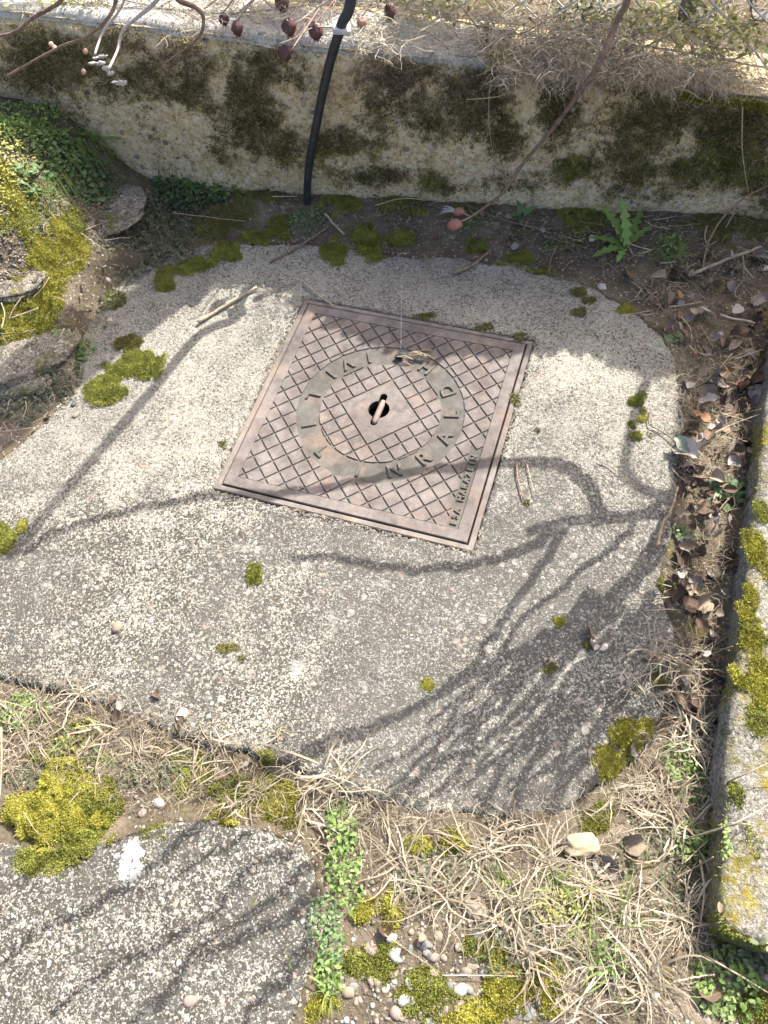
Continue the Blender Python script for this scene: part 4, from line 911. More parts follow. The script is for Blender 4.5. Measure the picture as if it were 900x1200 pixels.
for px, py, r_, m_, lab in ((137, 735, 6.5, 1, 'single tan pebble alone on the sunny slab'), (435, 1113, 7, 3, 'round pink brown pebble at the bottom left of the pebbly patch'), (540, 1160, 7, 0, 'oval white pebble largest in the pebbly patch'), (606, 1180, 5.5, 0, 'pale greenish round pebble at the bottom edge'), (632, 1172, 6.5, 4, 'dark grey pebble right of the pale round pebble'),
                            (474, 1172, 6.5, 0, 'small bluish white pebble at the bottom'), (465, 1188, 7, 3, 'reddish flat pebble at the bottom edge'), (408, 1163, 6, 1, 'tan pebble beside the lower slab corner'), (880, 415, 8, 1, 'round grey tan pebble in litter touching the kerb'), (705, 338, 6, 0, 'pale pebble on the shaded slab near the serrated weed'), (186, 941, 5.5, 0, 'white pebble on the lower slab upper rim'), (167, 953, 4.5, 3, 'orange tan pebble next to the white pebble on the rim'),
                            (332, 924, 5, 0, 'white chip in moss at the corner gap'), (222, 1173, 6, 3, 'reddish pebble set in the lower left slab'), (560, 1098, 6, 2, 'grey pebble under the thin stalk'), (465, 1120, 8, 0, 'rough whitish stone in the upper pebbly patch'), (556, 1064, 12, 1, 'grey brown stone under the dead grass at the bottom')):
    rock(px, py, r_, M_peb[m_], lab, 'pebble', (1.15, .9, .65), seed=int(px), cat='pebble', rz=px * .1)
zones = [((385, 1090, 665, 1200), 150, 'in the mossy pebbly patch at the bottom'), ((680, 1120, 900, 1200), 14, 'in the soil at the bottom right'), ((480, 250, 720, 300), 14, 'on the dark soil strip under the wall'), ((10, 300, 160, 420), 26, 'on the rubble mound at the left'), ((20, 440, 90, 500), 10, 'in the shaded gap left of the slab')]
protos = {}
for (x0, y0, x1, y1), cnt, where in zones:
    for k in range(cnt):
        px, py = rs.uniform(x0, x1), rs.uniform(y0, y1); m_ = rs.choices([0, 1, 2, 3, 4], [3, 4, 3, 3, 1.5])[0]; r_ = rs.uniform(1.8, 5.2)
        key = (m_, rs.randrange(3))
        if key not in protos:
            protos[key] = rock(px, py, 5, M_peb[m_], 'x', 'pebble', (1.2, .9, .65), seed=m_ * 10 + key[1], cat='pebble'); o = protos[key]
        else: o = protos[key].copy(); COL.objects.link(o)
        c = gnd(px, py, -.0008); o.location = c; s_ = r_ / 5; o.scale = (s_ * rs.uniform(.8, 1.3), s_, s_ * rs.uniform(.7, 1.1)); o.rotation_euler = (rs.uniform(-.4, .4), rs.uniform(-.4, .4), rs.uniform(0, 6.28))
        fx = (px - x0) / (x1 - x0); fy = (py - y0) / (y1 - y0)
        o['label'] = '%s %s pebble half sunk %s, %s %s' % ('tiny' if r_ < 2.6 else ('small' if r_ < 3.7 else 'larger'), NM[m_], where, ('upper', 'lower')[int(fy * 1.99)], ('left', 'centre', 'right')[int(fx * 2.99)]); o['group'] = 'pebbles ' + where

# ------------------------------------------------------------------ loose grit on every soil surface (uncountable)
def grit(n, boxes, r0, r1, name, label):
    P = []
    for (x0, y0, x1, y1), w in boxes:
        for _ in range(int(n * w)):
            c = at(rng.uniform(x0, x1), rng.uniform(y0, y1)); P.append(c)
    P = np.array(P); d1 = poly_sd(P[:, 0], P[:, 1], SLAB); d2 = poly_sd(P[:, 0], P[:, 1], SLAB2); dk = poly_sd(P[:, 0], P[:, 1], KERB); dw = (P[:, :2] - WA) @ WN
    P = P[(d1 < .012) & (d2 < .012) & (dk < 0) & (dw < -.005)]; P[:, 2] = soil_z(P[:, 0], P[:, 1]); e_ = np.maximum(poly_sd(P[:, 0], P[:, 1], SLAB), poly_sd(P[:, 0], P[:, 1], SLAB2)); P[:, 2] = np.where(e_ > -.004, .001, P[:, 2])
    oc = np.array([(1, 0, 0), (0, 1, 0), (-1, 0, 0), (0, -1, 0), (0, 0, .8), (0, 0, -.8)]); of = np.array([(0, 1, 4), (1, 2, 4), (2, 3, 4), (3, 0, 4), (1, 0, 5), (2, 1, 5), (3, 2, 5), (0, 3, 5)])
    m_ = len(P); r_ = r0 + (r1 - r0) * rng.uniform(0, 1, m_) ** 2.5; a = rng.uniform(0, 6.28, m_); ca, sa = np.cos(a)[:, None], np.sin(a)[:, None]
    Q = oc[None] * (rng.uniform(.6, 1.3, (m_, 6, 1))); Q = np.stack([Q[..., 0] * ca - Q[..., 1] * sa, Q[..., 0] * sa + Q[..., 1] * ca, Q[..., 2]], -1)
    V = (P[:, None] + Q * r_[:, None, None] * np.array([1, 1, .8])).reshape(-1, 3); F = (of[None] + (np.arange(m_) * 6)[:, None, None]).reshape(-1, 3)
    tag(mesh(name, V, F, M_gravel, tint=np.repeat(rng.uniform(0, 1, m_) ** 1.3, 6), smooth=False), label, 'grit', kind='stuff')
grit(6000, [((80, 240, 230, 420), 1.0)], .001, .004, 'wedge_grit', 'dark crumbs and grit in the soil wedge above the slab corner')
grit(9000, [((0, 260, 170, 480), 1.0)], .0015, .0055, 'rubble_grit', 'pale crushed grit covering the rubble mound at the left')
grit(12000, [((0, 240, 200, 520), .35), ((0, 780, 400, 980), .15), ((330, 960, 900, 1220), .28), ((300, 235, 900, 340), .3), ((740, 340, 880, 900), .12)], .0012, .0042, 'loose_grit', 'fine loose grit and crumbs of mortar lying on the soil')
# crumbs and specks scattered on the slab
def crumbs():
    n = 1700; P = np.array([at(rng.uniform(0, 820), rng.uniform(300, 950)) for _ in range(n)]); d1 = poly_sd(P[:, 0], P[:, 1], SLAB); lu = np.abs((P[:, :2] - COVER_C[:2]) @ CU); lv = np.abs((P[:, :2] - COVER_C[:2]) @ CV)
    P = P[(d1 > .01) & (np.maximum(lu, lv) > .25)]; P[:, 2] = slab_top(P[:, 0], P[:, 1]) + .001; r_ = rng.uniform(.0006, .002, len(P)); m_ = len(P)
    oc = np.array([(1, 0, 0), (-.5, .9, 0), (-.5, -.9, 0), (0, 0, 1.0)]); V = (P[:, None] + oc[None] * r_[:, None, None] * rng.uniform(.6, 1.4, (m_, 4, 1))).reshape(-1, 3)
    F = (np.array([(0, 1, 3), (1, 2, 3), (2, 0, 3)])[None] + (np.arange(m_) * 4)[:, None, None]).reshape(-1, 3)
    tag(mesh('slab_crumbs', V, F, M_gravel, tint=np.repeat(rng.uniform(0, 1, m_), 4), smooth=False), 'tiny crumbs and grit scattered on the large slab', 'grit', kind='stuff')
crumbs()

def joint():
    n = 1500; sd_ = rng.integers(0, 4, n); t = rng.uniform(-.25, .25, n); o_ = .2435 + np.abs(rng.normal(0, .0035, n)); u = np.where(sd_ == 0, t, np.where(sd_ == 1, o_, np.where(sd_ == 2, t, -o_))); v = np.where(sd_ == 0, o_, np.where(sd_ == 1, t, np.where(sd_ == 2, -o_, t)))
    k = fbm(u * 14, v * 14, 91) > -.15; u, v = u[k], v[k]; P = np.column_stack([COVER_C[0] + u * CU[0] + v * CV[0], COVER_C[1] + u * CU[1] + v * CV[1], np.full(len(u), .0012)]); m_ = len(P); r_ = rng.uniform(.0008, .0032, m_)
    # crumbs lying in the tread grooves too
    oc = np.array([(1, 0, 0), (-.5, .9, 0), (-.5, -.9, 0), (0, 0, 1.0)]); V = (P[:, None] + oc[None] * r_[:, None, None] * rng.uniform(.5, 1.5, (m_, 4, 1))).reshape(-1, 3)
    F = (np.array([(0, 1, 3), (1, 2, 3), (2, 0, 3)])[None] + (np.arange(m_) * 4)[:, None, None]).reshape(-1, 3)
    tag(mesh('joint_grit', V, F, M_gravel, tint=np.repeat(rng.uniform(0, .8, m_), 4), smooth=False), 'dusty grit packed round the frame of the square metal cover', 'grit', kind='stuff')
joint()
for px, py, rx, ry, lab in ((612, 395, 10, 5, 'dark moss bit at the far right corner of the cover'), (500, 371, 16, 4, 'thin moss line along the far edge of the cover'), (565, 384, 14, 4, 'second thin moss line along the far edge of the cover'), (262, 520, 7, 7, 'dirt moss beside the left edge of the cover'), (604, 470, 5, 8, 'moss bit beside the right edge of the cover'), (630, 505, 6, 5, 'dark moss dot on the slab right of the cover'), (618, 590, 6, 5, 'dark moss dot below the twigs right of the cover')):
    moss_patch(px, py, rx, ry, M_moss_d, lab, .006, seed=int(px), dens=1.0, th=.003)
# ------------------------------------------------------------------ dry leaves
def leaf_mesh(seed, mat, curl=.5, L=1.0, W=.6, jag=.05):
    r = np.random.default_rng(seed); nu, nv = 9, 7; u = np.linspace(0, 1, nu); v = np.linspace(-1, 1, nv); U, Vv = np.meshgrid(u, v, indexing='ij')
    prof = np.sin(np.pi * U ** .8) ** .8 * W * .5 * (1 + jag * r.normal(0, 1, (nu, 1)))
    x = (U - .5) * L; y = Vv * prof; z = curl * .55 * y ** 2 / (W * .3) + .18 * curl * np.sin(U * 3 + r.uniform(0, 6)) + .05 * r.normal(0, 1, U.shape) * np.abs(Vv) - curl * .5 * (U - .5) ** 2 * r.choice([-1, 1])
    z += -.02 * (np.abs(Vv) < .1)
    tw = r.uniform(-.6, .6) * (U - .5) * curl; y2 = y * np.cos(tw) - z * np.sin(tw); z2 = y * np.sin(tw) + z * np.cos(tw)
    V = np.stack([x, y2, z2], -1).reshape(-1, 3); i = np.arange(nu * nv).reshape(nu, nv); F = np.stack([i[:-1, :-1], i[1:, :-1], i[1:, 1:], i[:-1, 1:]], -1).reshape(-1, 4)
    return mesh('dry_leaf', V, F, mat, orphan=True)
def leaf_obj(me_, px, py, size, label, group=None, rot=None, dz=.006, name='dry_leaf', tilt=.5):
    c = gnd(px, py, dz); o = bpy.data.objects.new(name, me_); COL.objects.link(o); o.location = c; o.scale = (size,) * 3
    o.rotation_euler = rot or (rs.uniform(-tilt, tilt), rs.uniform(-tilt, tilt), rs.uniform(0, 6.28)); return tag(o, label, 'leaf', group)
LM = [[leaf_mesh(k * 10 + j, LEAF[k], curl=.45 + .4 * (j % 3), W=.55 + .12 * (j % 4)) for j in range(6)] for k in range(6)]
LN = ['brown', 'tan', 'grey brown', 'pale', 'dark brown', 'orange brown']
special = [(818, 494, .045, 5, 'rounded orange brown leaf, brightest in the leaf litter', (.2, .1, 1.9)), (826, 476, .036, 3, 'pale pink shell like leaf above the orange brown leaf', (.1, .2, 2.6)), (804, 455, .026, 3, 'small pinkish leaf at the litter edge in the sun', (.3, .1, 1.2)), (735, 325, .034, 0, 'folded brown leaf under the serrated weed', (.6, .2, 1.4)),
           (806, 379, .030, 2, 'grey mauve round leaf at the shaded litter edge', (.1, .1, .4)), (800, 534, .05, 3, 'long pale folded leaf lying on the slab edge', (.3, .1, -.9)), (812, 684, .026, 2, 'grey lilac leaf in the middle of the litter', (.1, .1, .2)), (822, 600, .034, 0, 'pinkish brown hooded leaf by the broken stem', (.4, .2, .4)), (820, 712, .034, 1, 'curled tan leaf roll low in the litter', (.3, .4, .1)),
           (743, 876, .032, 2, 'greyish pink leaf standing on the slab corner', (.9, .2, 1.0)), (783, 915, .034, 1, 'orange tan leaf tucked in the dead grass at right', (.5, .2, 2.3)), (765, 902, .030, 4, 'dark folded leaf beside the orange tan leaf', (.8, .1, 1.2)), (137, 840, .03, 1, 'upright small tan leaf at the left slab edge', (.9, .2, 1.5)), (712, 1018, .045, 2, 'crumpled grey leaf right of the pale yellow stone', (.4, .1, -.6)),
           (742, 990, .034, 1, 'long tan leaf wedged above the crumpled grey leaf', (.2, .1, -.2)), (826, 1165, .034, 0, 'narrow brown leaf in the bottom right soil', (.2, .8, 1.5)), (842, 1063, .014, 1, 'tiny tan leaf lying on the kerb low edge', (.1, .1, 1.3)), (386, 986, .022, 1, 'small pale brown leaf in the dead grass by the lower slab', (.4, .3, .4)), (516, 1048, .030, 4, 'dark brown leaf below the bright moss cushion', (.3, .2, .9)), (586, 1080, .016, 5, 'small reddish round leaf in the curly dead grass', (.4, .3, .9)),
           (695, 757, .020, 3, 'tiny pale curled leaf on the striped part of the slab', (.8, .2, 1.5)), (690, 742, .020, 0, 'thin brown curled scrap on the striped slab', (.9, .2, 1.5)), (707, 760, .016, 3, 'little cream leaf scrap right of the curled scraps', (.2, .1, .5)), (268, 192 + 20, .03, 1, 'flat tan leaf between the weeds and the hose', (.2, .1, .4)), (886, 355, .035, 1, 'orange tan leaf at the right edge above the kerb', (.2, .1, .4)),
           (880, 590, .030, 2, 'greyish silver leaf leaning on the kerb', (.5, .4, .4)), (845, 455, .03, 3, 'creamy folded leaf in the upper sunny litter', (.3, .3, .4)), (510, 280, .02, 0, 'small brown leaf on the soil under the rosehip', (.3, .3, .4))]
for k, (px, py, s_, ci, lab, rot) in enumerate(special): leaf_obj(LM[ci][k % 6], px, py, s_, lab, rot=rot, dz=.016 if 760 < px < 880 and py < 900 else .007)
leaf_obj(leaf_mesh(901, M_leafgg, .5, W=.5), 797, 527, .045, 'grey green folded leaf on the slab edge at the litter', rot=(.2, .3, -1.0), dz=.014)
litter_poly = [(745, 350), (800, 300), (900, 285), (900, 385), (885, 480), (868, 600), (852, 740), (838, 850), (770, 870), (800, 790), (795, 730), (778, 690), (795, 620), (800, 540), (806, 470), (790, 410)]
def in_px(poly, n, rr=rs):
    P = np.array(poly); out = []
    while len(out) < n:
        x, y = rr.uniform(P[:, 0].min(), P[:, 0].max()), rr.uniform(P[:, 1].min(), P[:, 1].max())
        if float(poly_sd(np.array([x]), np.array([y]), poly)[0]) > 0: out.append((x, y))
    return out
def zone(px, py):
    if py < 430: return 'in shaded upper litter'
    if py < 600: return 'in sunny upper litter'
    if py < 740: return 'in middle litter'
    return 'in lower litter'
for k, (px, py) in enumerate(in_px(litter_poly, 195)):
    ci = rs.choices([0, 1, 2, 3, 4, 5], [5, 4, 4, 2.4, 4, .35])[0]; z = zone(px, py); j_ = rs.randrange(6); sz = rs.uniform(.013, .036); kd = float(poly_sd(*(np.array([v]) for v in at(px, py)[:2]), KERB)[0]); sdn = float(poly_sd(*(np.array([v]) for v in at(px, py)[:2]), SLAB)[0]); wh = 'close to the kerb' if kd > -.03 else ('at the slab edge' if sdn > -.03 else 'mid strip')
    leaf_obj(LM[ci][j_], px, py, sz, '%s %s %s leaf %s %s' % ('small' if sz < .02 else ('large' if sz > .029 else 'medium'), ('slightly curled', 'rolled', 'tightly cupped')[j_ % 3], LN[ci], wh, z), 'dry leaves in the litter beside the kerb', dz=rs.uniform(.004, .028), tilt=.75)
others = [((560, 240, 760, 300), 24, 'on the dark soil under the wall'), ((400, 960, 830, 1180), 22, 'in the dead grass at the bottom'), ((10, 800, 330, 930), 10, 'in the gap between the two slabs'), ((0, 330, 120, 520), 10, 'on the rubble at the left'), ((300, 230, 520, 275), 8, 'on the soil right of the hose')]
for (x0, y0, x1, y1), cnt, where in others:
    for k in range(cnt):
        ci = rs.choices([0, 1, 2, 3, 4], [4, 3, 3, 1.5, 4])[0]
        j_ = rs.randrange(6); lx = rs.uniform(x0, x1); f_ = (lx - x0) / (x1 - x0)
        leaf_obj(LM[ci][j_], lx, rs.uniform(y0, y1), rs.uniform(.010, .024), 'small %s %s leaf %s, %s' % (('slightly curled', 'rolled', 'cupped')[j_ % 3], LN[ci], where, ('left third', 'middle third', 'right third')[int(f_ * 2.99)]), 'small dry leaves ' + where, dz=rs.uniform(.002, .010), tilt=.6)
for px, py, s_, lab in ((445, 28, 0, ''), ):
    pass
for px, py, s_, rz, lab in ((818, 12, .075, .4, 'big round brown leaf caught behind the wire fence'), (578, 52, .055, 1.9, 'tan leaf lying on the wall top by the dead grass'), (890, 10, .06, 1.2, 'reddish brown leaf behind the fence at the top right corner')):
    c = at(px, py, .34 + (.03 if py < 30 else .0)); o = bpy.data.objects.new('dry_leaf', LM[1 if py > 30 else 2][2]); COL.objects.link(o); o.location = c; o.scale = (s_, s_ * 1.3, s_); o.rotation_euler = (.5, .2, rz); tag(o, lab, 'leaf')

# ------------------------------------------------------------------ grass
def grass_tuft(px, py, rpx, n, mat, label, group=None, rise=.55, droop=.9, width=.0011, name='dead_grass_tuft', cat='grass tuft', az=None, dz=.002, spreadr=.25, K=7, wob=.35):
    c = gnd(px, py, dz); L = rpx * np.linalg.norm(c - C0) / FPX
    B = np.zeros((n, 3)); B[:, :2] = rng.normal(0, L * spreadr * .5, (n, 2)); B[:, 2] = rng.uniform(-.003, .006, n)
    a = rng.uniform(0, 2 * np.pi, n) if az is None else rng.normal(az, .7, n)
    V, F, T = blades(B, L, width, rise=rise, droop=droop, az=a, K=K, wob=wob)
    V[:, 2] = np.maximum(V[:, 2], -.004)
    o = mesh(name, V, F, mat, tint=T); o.location = c; return tag(o, label, cat, group)
big = [(430, 935, 62, 34, 'straw tuft arching over the slab edge left of the moss cushion'), (385, 915, 70, 26, 'straw tuft with long blades crossing the lower slab edge'), (470, 1010, 66, 30, 'fanned straw tuft left of the bright moss cushion'), (500, 1040, 60, 30, 'straw rosette over the dark brown leaf'), (560, 1000, 60, 34, 'tangled straw tuft right of the bright moss cushion'), (600, 975, 62, 34, 'straw tuft spilling on the slab bottom edge'), (640, 1010, 64, 40, 'curly straw tuft left of the pale yellow stone'),
       (535, 1062, 70, 20, 'open rosette of curved straw blades near the bottom'), (600, 1060, 60, 44, 'dense straw tangle at the bottom centre right'), (650, 1090, 64, 40, 'curly straw mass above the bottom right corner'), (620, 1120, 54, 34, 'short straw tangle beside the bright moss strip'), (700, 1130, 66, 36, 'straw tuft left of the curled root bundle'), (755, 1150, 80, 34, 'thick curved straw bundle near the bottom right'), (800, 1075, 74, 30, 'long straw tuft by the kerb corner'),
       (760, 950, 62, 44, 'swirled straw tuft in front of the kerb'), (775, 925, 60, 40, 'upper swirl of straw in front of the kerb'), (790, 970, 66, 36, 'straw tuft with blades reaching over the kerb'), (810, 870, 54, 34, 'straw tuft hanging at the shaded kerb foot'), (800, 845, 50, 30, 'fluffy straw tuft above the swirled one'), (795, 780, 50, 30, 'grey straw tuft at the slab corner in the shade'), (765, 768, 62, 14, 'thin splayed straw blades lying on the shaded slab'), (720, 930, 60, 22, 'splayed straw blades over the slab lower corner'), (690, 1040, 54, 36, 'straw tuft under the crumpled grey leaf'), (730, 1085, 58, 30, 'straw tuft between the weeds and kerb'), (355, 950, 54, 20, 'straw tuft at the corner of the lower slab'), (370, 985, 40, 18, 'short straw tuft on the lower slab corner'), (415, 970, 60, 30, 'straw tuft over the green weeds'),
       (278, 940, 52, 16, 'star shaped straw rosette on the moss carpet'), (345, 905, 46, 18, 'thin upright straw tuft by the slab edge'), (160, 880, 46, 18, 'straw tuft in the gap at the left'), (125, 860, 44, 18, 'green tinged straw tuft in the left gap'), (50, 830, 50, 26, 'straw tangle along the slab edge at left'), (90, 815, 50, 24, 'fine straw tangle under the slab rim at left'), (20, 850, 46, 24, 'straw tangle at the left edge of the view'), (230, 895, 44, 22, 'short straw clump in the middle of the left gap'), (200, 860, 40, 18, 'wispy straw clump on the slab bottom edge'), (775, 350, 40, 28, 'pale dead tuft drooping on the shaded slab rim'), (760, 345, 30, 16, 'yellowish dead tuft below the green blades')]
for k, (px, py, r_, n_, lab) in enumerate(big):
    grass_tuft(px, py, r_ * rs.uniform(.9, 1.15), int(n_ * 1.25), M_dry if k % 5 else M_dry2, lab, width=rs.uniform(.0009, .0014), rise=rs.uniform(.2, .8), droop=rs.uniform(.5, 1.3), K=9, wob=rs.uniform(.3, .75))
for k in range(44):
    x0, y0 = rs.choice([(rs.uniform(400, 720), rs.uniform(960, 1130)), (rs.uniform(640, 830), rs.uniform(960, 1190)), (rs.uniform(740, 835), rs.uniform(760, 1000)), (rs.uniform(0, 330), rs.uniform(830, 940))])
    w_ = 'in the left gap between the slabs' if x0 < 340 else ('along the foot of the kerb' if x0 > 740 else 'across the bottom of the view')
    grass_tuft(x0, y0, rs.uniform(24, 46), rs.randrange(12, 26), M_dry if k % 3 else M_dry2, 'small matted %s straw tuft %s, %s' % ('pale' if k % 3 else 'brownish', w_, 'far side' if y0 < 900 else ('middle' if y0 < 1000 else ('near side' if y0 < 1080 else 'nearest the bottom edge'))), 'small straw tufts ' + w_, width=.0009, rise=rs.uniform(.2, .8), droop=1.0)
green = [(770, 300, 44, 22, 'green grass blades leaning right beside the serrated weed', -.9), (690, 1085, 48, 26, 'green grass tuft in the straw near the bottom right', None), (720, 1075, 60, 10, 'broad green blades pointing right in the straw', .3), (590, 1035, 30, 22, 'fresh green tuft right of the bright moss cushion', None), (85, 855, 26, 16, 'yellow green tuft in the left gap', None), (78, 873, 24, 12, 'bright green tuft in the left gap', None), (128, 888, 26, 16, 'green tuft beside the white chip in the left gap', None), (650, 1040, 32, 26, 'pale green seedlings in the straw', None), (388, 1165, 30, 18, 'green spiky tuft at the lower slab corner', None), (700, 1130, 50, 10, 'long green blades over the curled straw', None), (340, 1010 + 120, 10, 6, 'tiny green sprout on the lower slab side', None)]
for px, py, r_, n_, lab, az in green: grass_tuft(px, py, r_, n_, M_green, lab, width=.0013, rise=.7, droop=.6, name='green_grass_tuft', az=az)
# long single straws
def straw(pts, zs, r_, mat, label, name='straw', cat='straw', group=None, sides=5):
    P = [gnd(p[0], p[1], z) for p, z in zip(pts, zs)]; S = spline(P, 5 * len(P)); b = S[0].copy()
    o = mesh(name, *(lambda t: (t[0], [tuple(dict.fromkeys(f)) for f in t[1].tolist()]))(tube(S - b, np.linspace(r_, r_ * .5, len(S)), sides)), mat); o.location = b; return tag(o, label, cat, group)
straw([(832, 925), (860, 915), (900, 897), (930, 890)], [.01, .03, .04, .05], .0012, M_dry if False else M_twigp, 'pale straw crossing over the kerb, upper one')
straw([(800, 985), (840, 975), (880, 955), (895, 945)], [.01, .05, .03, .03], .0014, M_twigp, 'pale straw crossing over the kerb, lower one')
straw([(820, 978), (850, 973), (880, 971)], [.01, .05, .02], .0012, M_twigp, 'short orange straw lying on the kerb below the others')
straw([(816, 1010), (818, 1050), (816, 1110)], [.02, .03, .0], .0018, M_twigp, 'upright flat straw at the kerb corner')
straw([(518, 1143), (560, 1143), (606, 1144)], [.012, .012, .012], .0007, M_white, 'straight white thread over the pebbles')
straw([(450, 1095), (475, 1112), (516, 1140)], [.01, .015, .008], .0007, M_twigp, 'thin crooked straw over the pebbles')
straw([(640, 1200), (680, 1165), (705, 1140)], [.02, .03, .02], .0012, M_twigp, 'diagonal straw at the bottom edge')
straw([(820, 1120), (850, 1140), (900, 1165)], [.02, .04, .01], .0016, M_twigp, 'long straw running to the bottom right corner')
straw([(470, 412), (471, 380), (472, 345)], [.006, .03, .06], .0006, M_white, 'thin pale stalk standing in the debris on the cover')
straw([(480, 408), (520, 392), (560, 372)], [.006, .016, .012], .0006, M_twigp, 'faint thread across the shaded part of the cover')
straw([(5, 855), (6, 900), (3, 940)], [.01, .012, .01], .0018, M_twigp, 'pale upright stem at the left edge in the gap')
straw([(38, 955), (50, 975), (62, 990), (72, 1005)], [.03, .028, .02, .012], .0007, M_twigp, 'thread like straw across the broad moss mound')
for px0, py0, px1, py1, lab in ((695, 100, 714, 210, 'long dry stem hanging down the wall right of the cane'), (680, 110, 700, 150, 'short dry stem hanging behind the cane'), (870, 125, 878, 232, 'crooked dry stem hanging on the wall at right'), (575, 90, 578, 185, 'hair thin stem hanging on the dark wall moss')):
    a = wallpt(px0, py0, -.02); m1 = wallpt((px0 + px1) / 2 - 4, (py0 + py1) / 2, -.035); e = wallpt(px1, py1, -.03); S = spline([a, m1, e], 12); t_ = tube(S - a, np.linspace(.0012, .0006, len(S)), 5)
    o = mesh('dead_straw', t_[0], [tuple(dict.fromkeys(f)) for f in t_[1].tolist()], M_twigp); o.location = a; tag(o, lab, 'straw')
a = wallpt(635, 82, -.02); e = wallpt(547, 117, -.09); S = spline([a, (a + e) / 2 + np.array([0, -.01, -.012]), e], 12); t_ = tube(S - a, np.linspace(.0012, .0006, len(S)), 5); o = mesh('dead_straw', t_[0], [tuple(dict.fromkeys(f)) for f in t_[1].tolist()], M_twigp); o.location = a; tag(o, 'pale curved stem poking out from the wall top', 'straw')

# dead thatch on the wall top and bank
def thatch(n, u0, u1, v0, v1, zf, L, name, label, az=None, wd=.0006, rise=.2, mat=M_dry, droop=.8):
    P = np.array([at(rng.uniform(u0, u1), rng.uniform(v0, v1), 0) for _ in range(1)])
    U = rng.uniform(u0, u1, n); W = v0 + (v1 - v0) * rng.beta(1.4, 1.4, n); B = np.array([at(u, w, zf) for u, w in zip(U, W)]); B[:, 2] += rng.uniform(-.01, .03, n) + .02 * fbm(B[:, 0] * 14, B[:, 1] * 14, 3)
    a = rng.uniform(0, 6.28, n) if az is None else rng.normal(az, .9, n)
    V, F, T = blades(B, L, wd, rise=rise, droop=droop, az=a, K=6, wob=.5)
    tag(mesh(name, V, F, mat, tint=T), label, 'dead grass', kind='stuff')
thatch(3600, 575, 850, 58, 103, .325, .055, 'dead_thatch', 'mat of fine dead grass hanging over the wall top', az=-1.3, wd=.0008, rise=.35, droop=1.0)
thatch(1500, 560, 760, 20, 80, .34, .06, 'dead_thatch', 'heaped fine dead grass behind the wall at the right', wd=.0011)
thatch(1600, 440, 920, -60, 60, .34, .06, 'bank_straw', 'loose dead straw on the bank behind the fence', wd=.0011)
thatch(700, 780, 920, 60, 118, .30, .05, 'bank_straw', 'grey dead stems on the wall top at the right end', mat=M_dry2)
thatch(500, 225, 450, -10, 35, .375, .05, 'bank_straw', 'straw on the bank behind the wall at the left', wd=.0011)
thatch(700, 420, 600, 10, 70, .365, .06, 'coping_straw', 'pale straw and thin stems tangled over the wall top in the centre', wd=.0008)
thatch(500, 190, 360, -20, 45, .38, .06, 'coping_straw', 'thin dry stems tangled over the wall top at the left', wd=.0008)
thatch(260, 0, 200, -30, 22, .40, .06, 'coping_straw', 'thin dry stems on the wall top at the far left', wd=.0008)
for k in range(46):
    px, py = (rs.uniform(430, 620), rs.uniform(-5, 70)) if k < 22 else ((rs.uniform(190, 420), rs.uniform(-8, 36)) if k < 36 else (rs.uniform(600, 900), rs.uniform(10, 90)))
    z = .375 + rs.uniform(0, .03) - .00012 * max(0, px - 400); c = at(px, py, z); a = rs.uniform(0, 6.28); l = rs.uniform(.03, .075); d_ = np.array([math.cos(a) * l, math.sin(a) * l, rs.uniform(-.005, .02)])
    S = spline([np.zeros(3), d_ * .5 + rng.normal(0, .005, 3), d_, d_ * 1.5 + rng.normal(0, .008, 3)], 12); t_ = tube(S, np.linspace(1, .5, len(S)) * rs.uniform(.0007, .0016), 5)
    o = mesh('twig', t_[0], [tuple(dict.fromkeys(f)) for f in t_[1].tolist()], M_twigp if k % 3 else M_cane); o.location = c
    tag(o, '%s %s twig lying on the wall top %s' % ('pale' if k % 3 else 'brown', 'long' if l > .055 else 'short', 'right of the hose' if k < 22 else ('left of the hose' if k < 36 else 'in the thatch at the right')), 'twig', 'twigs on the wall top')
# litter fibres
def fibres(polyorbox, n, L, mat, name, label, wd=.00045, dzr=(.0, .02)):
    pts = in_px(polyorbox, n, rng); C = np.array([at(*p) for p in pts]); C[:, 2] = top_z(C[:, 0], C[:, 1]) + rng.uniform(*dzr, n)
    V, F, T = blades(C, L, wd, rise=.25, droop=.6, K=5, wob=.6); tag(mesh(name, V, F, mat, tint=T), label, 'plant litter', kind='stuff')
fibres(litter_poly, 1500, .04, M_dry2, 'litter_fibres', 'fine dry stalks and fibres in the leaf litter by the kerb')
fibres([(770, 425), (880, 420), (870, 560), (800, 560)], 520, .035, M_dry, 'litter_fibres', 'bleached fine stalks in the sunny part of the litter')
fibres([(400, 245), (560, 250), (740, 255), (900, 275), (890, 340), (760, 340), (720, 320), (640, 290), (420, 270)], 420, .05, M_dry2, 'soil_fibres', 'brown rootlets and stalks on the soil under the wall')
fibres([(0, 260), (120, 250), (150, 300), (120, 400), (60, 480), (0, 520)], 650, .03, M_dry2, 'soil_fibres', 'dry roots and stalks over the rubble at the left')
fibres([(0, 430), (90, 400), (100, 450), (0, 530)], 260, .035, M_dry, 'soil_fibres', 'pale dead stems in the shaded gap left of the slab')
fibres([(0, 790), (110, 825), (330, 890), (340, 960), (180, 950), (0, 900)], 1300, .03, M_dry2, 'gap_fibres', 'matted fine dead fibres in the gap between the slabs')
fibres([(340, 930), (560, 965), (700, 940), (760, 880), (835, 870), (830, 1080), (850, 1200), (640, 1200), (560, 1110), (420, 1060), (380, 1000)], 900, .03, M_dry2, 'gap_fibres', 'matted dead fibres under the straw at the bottom')

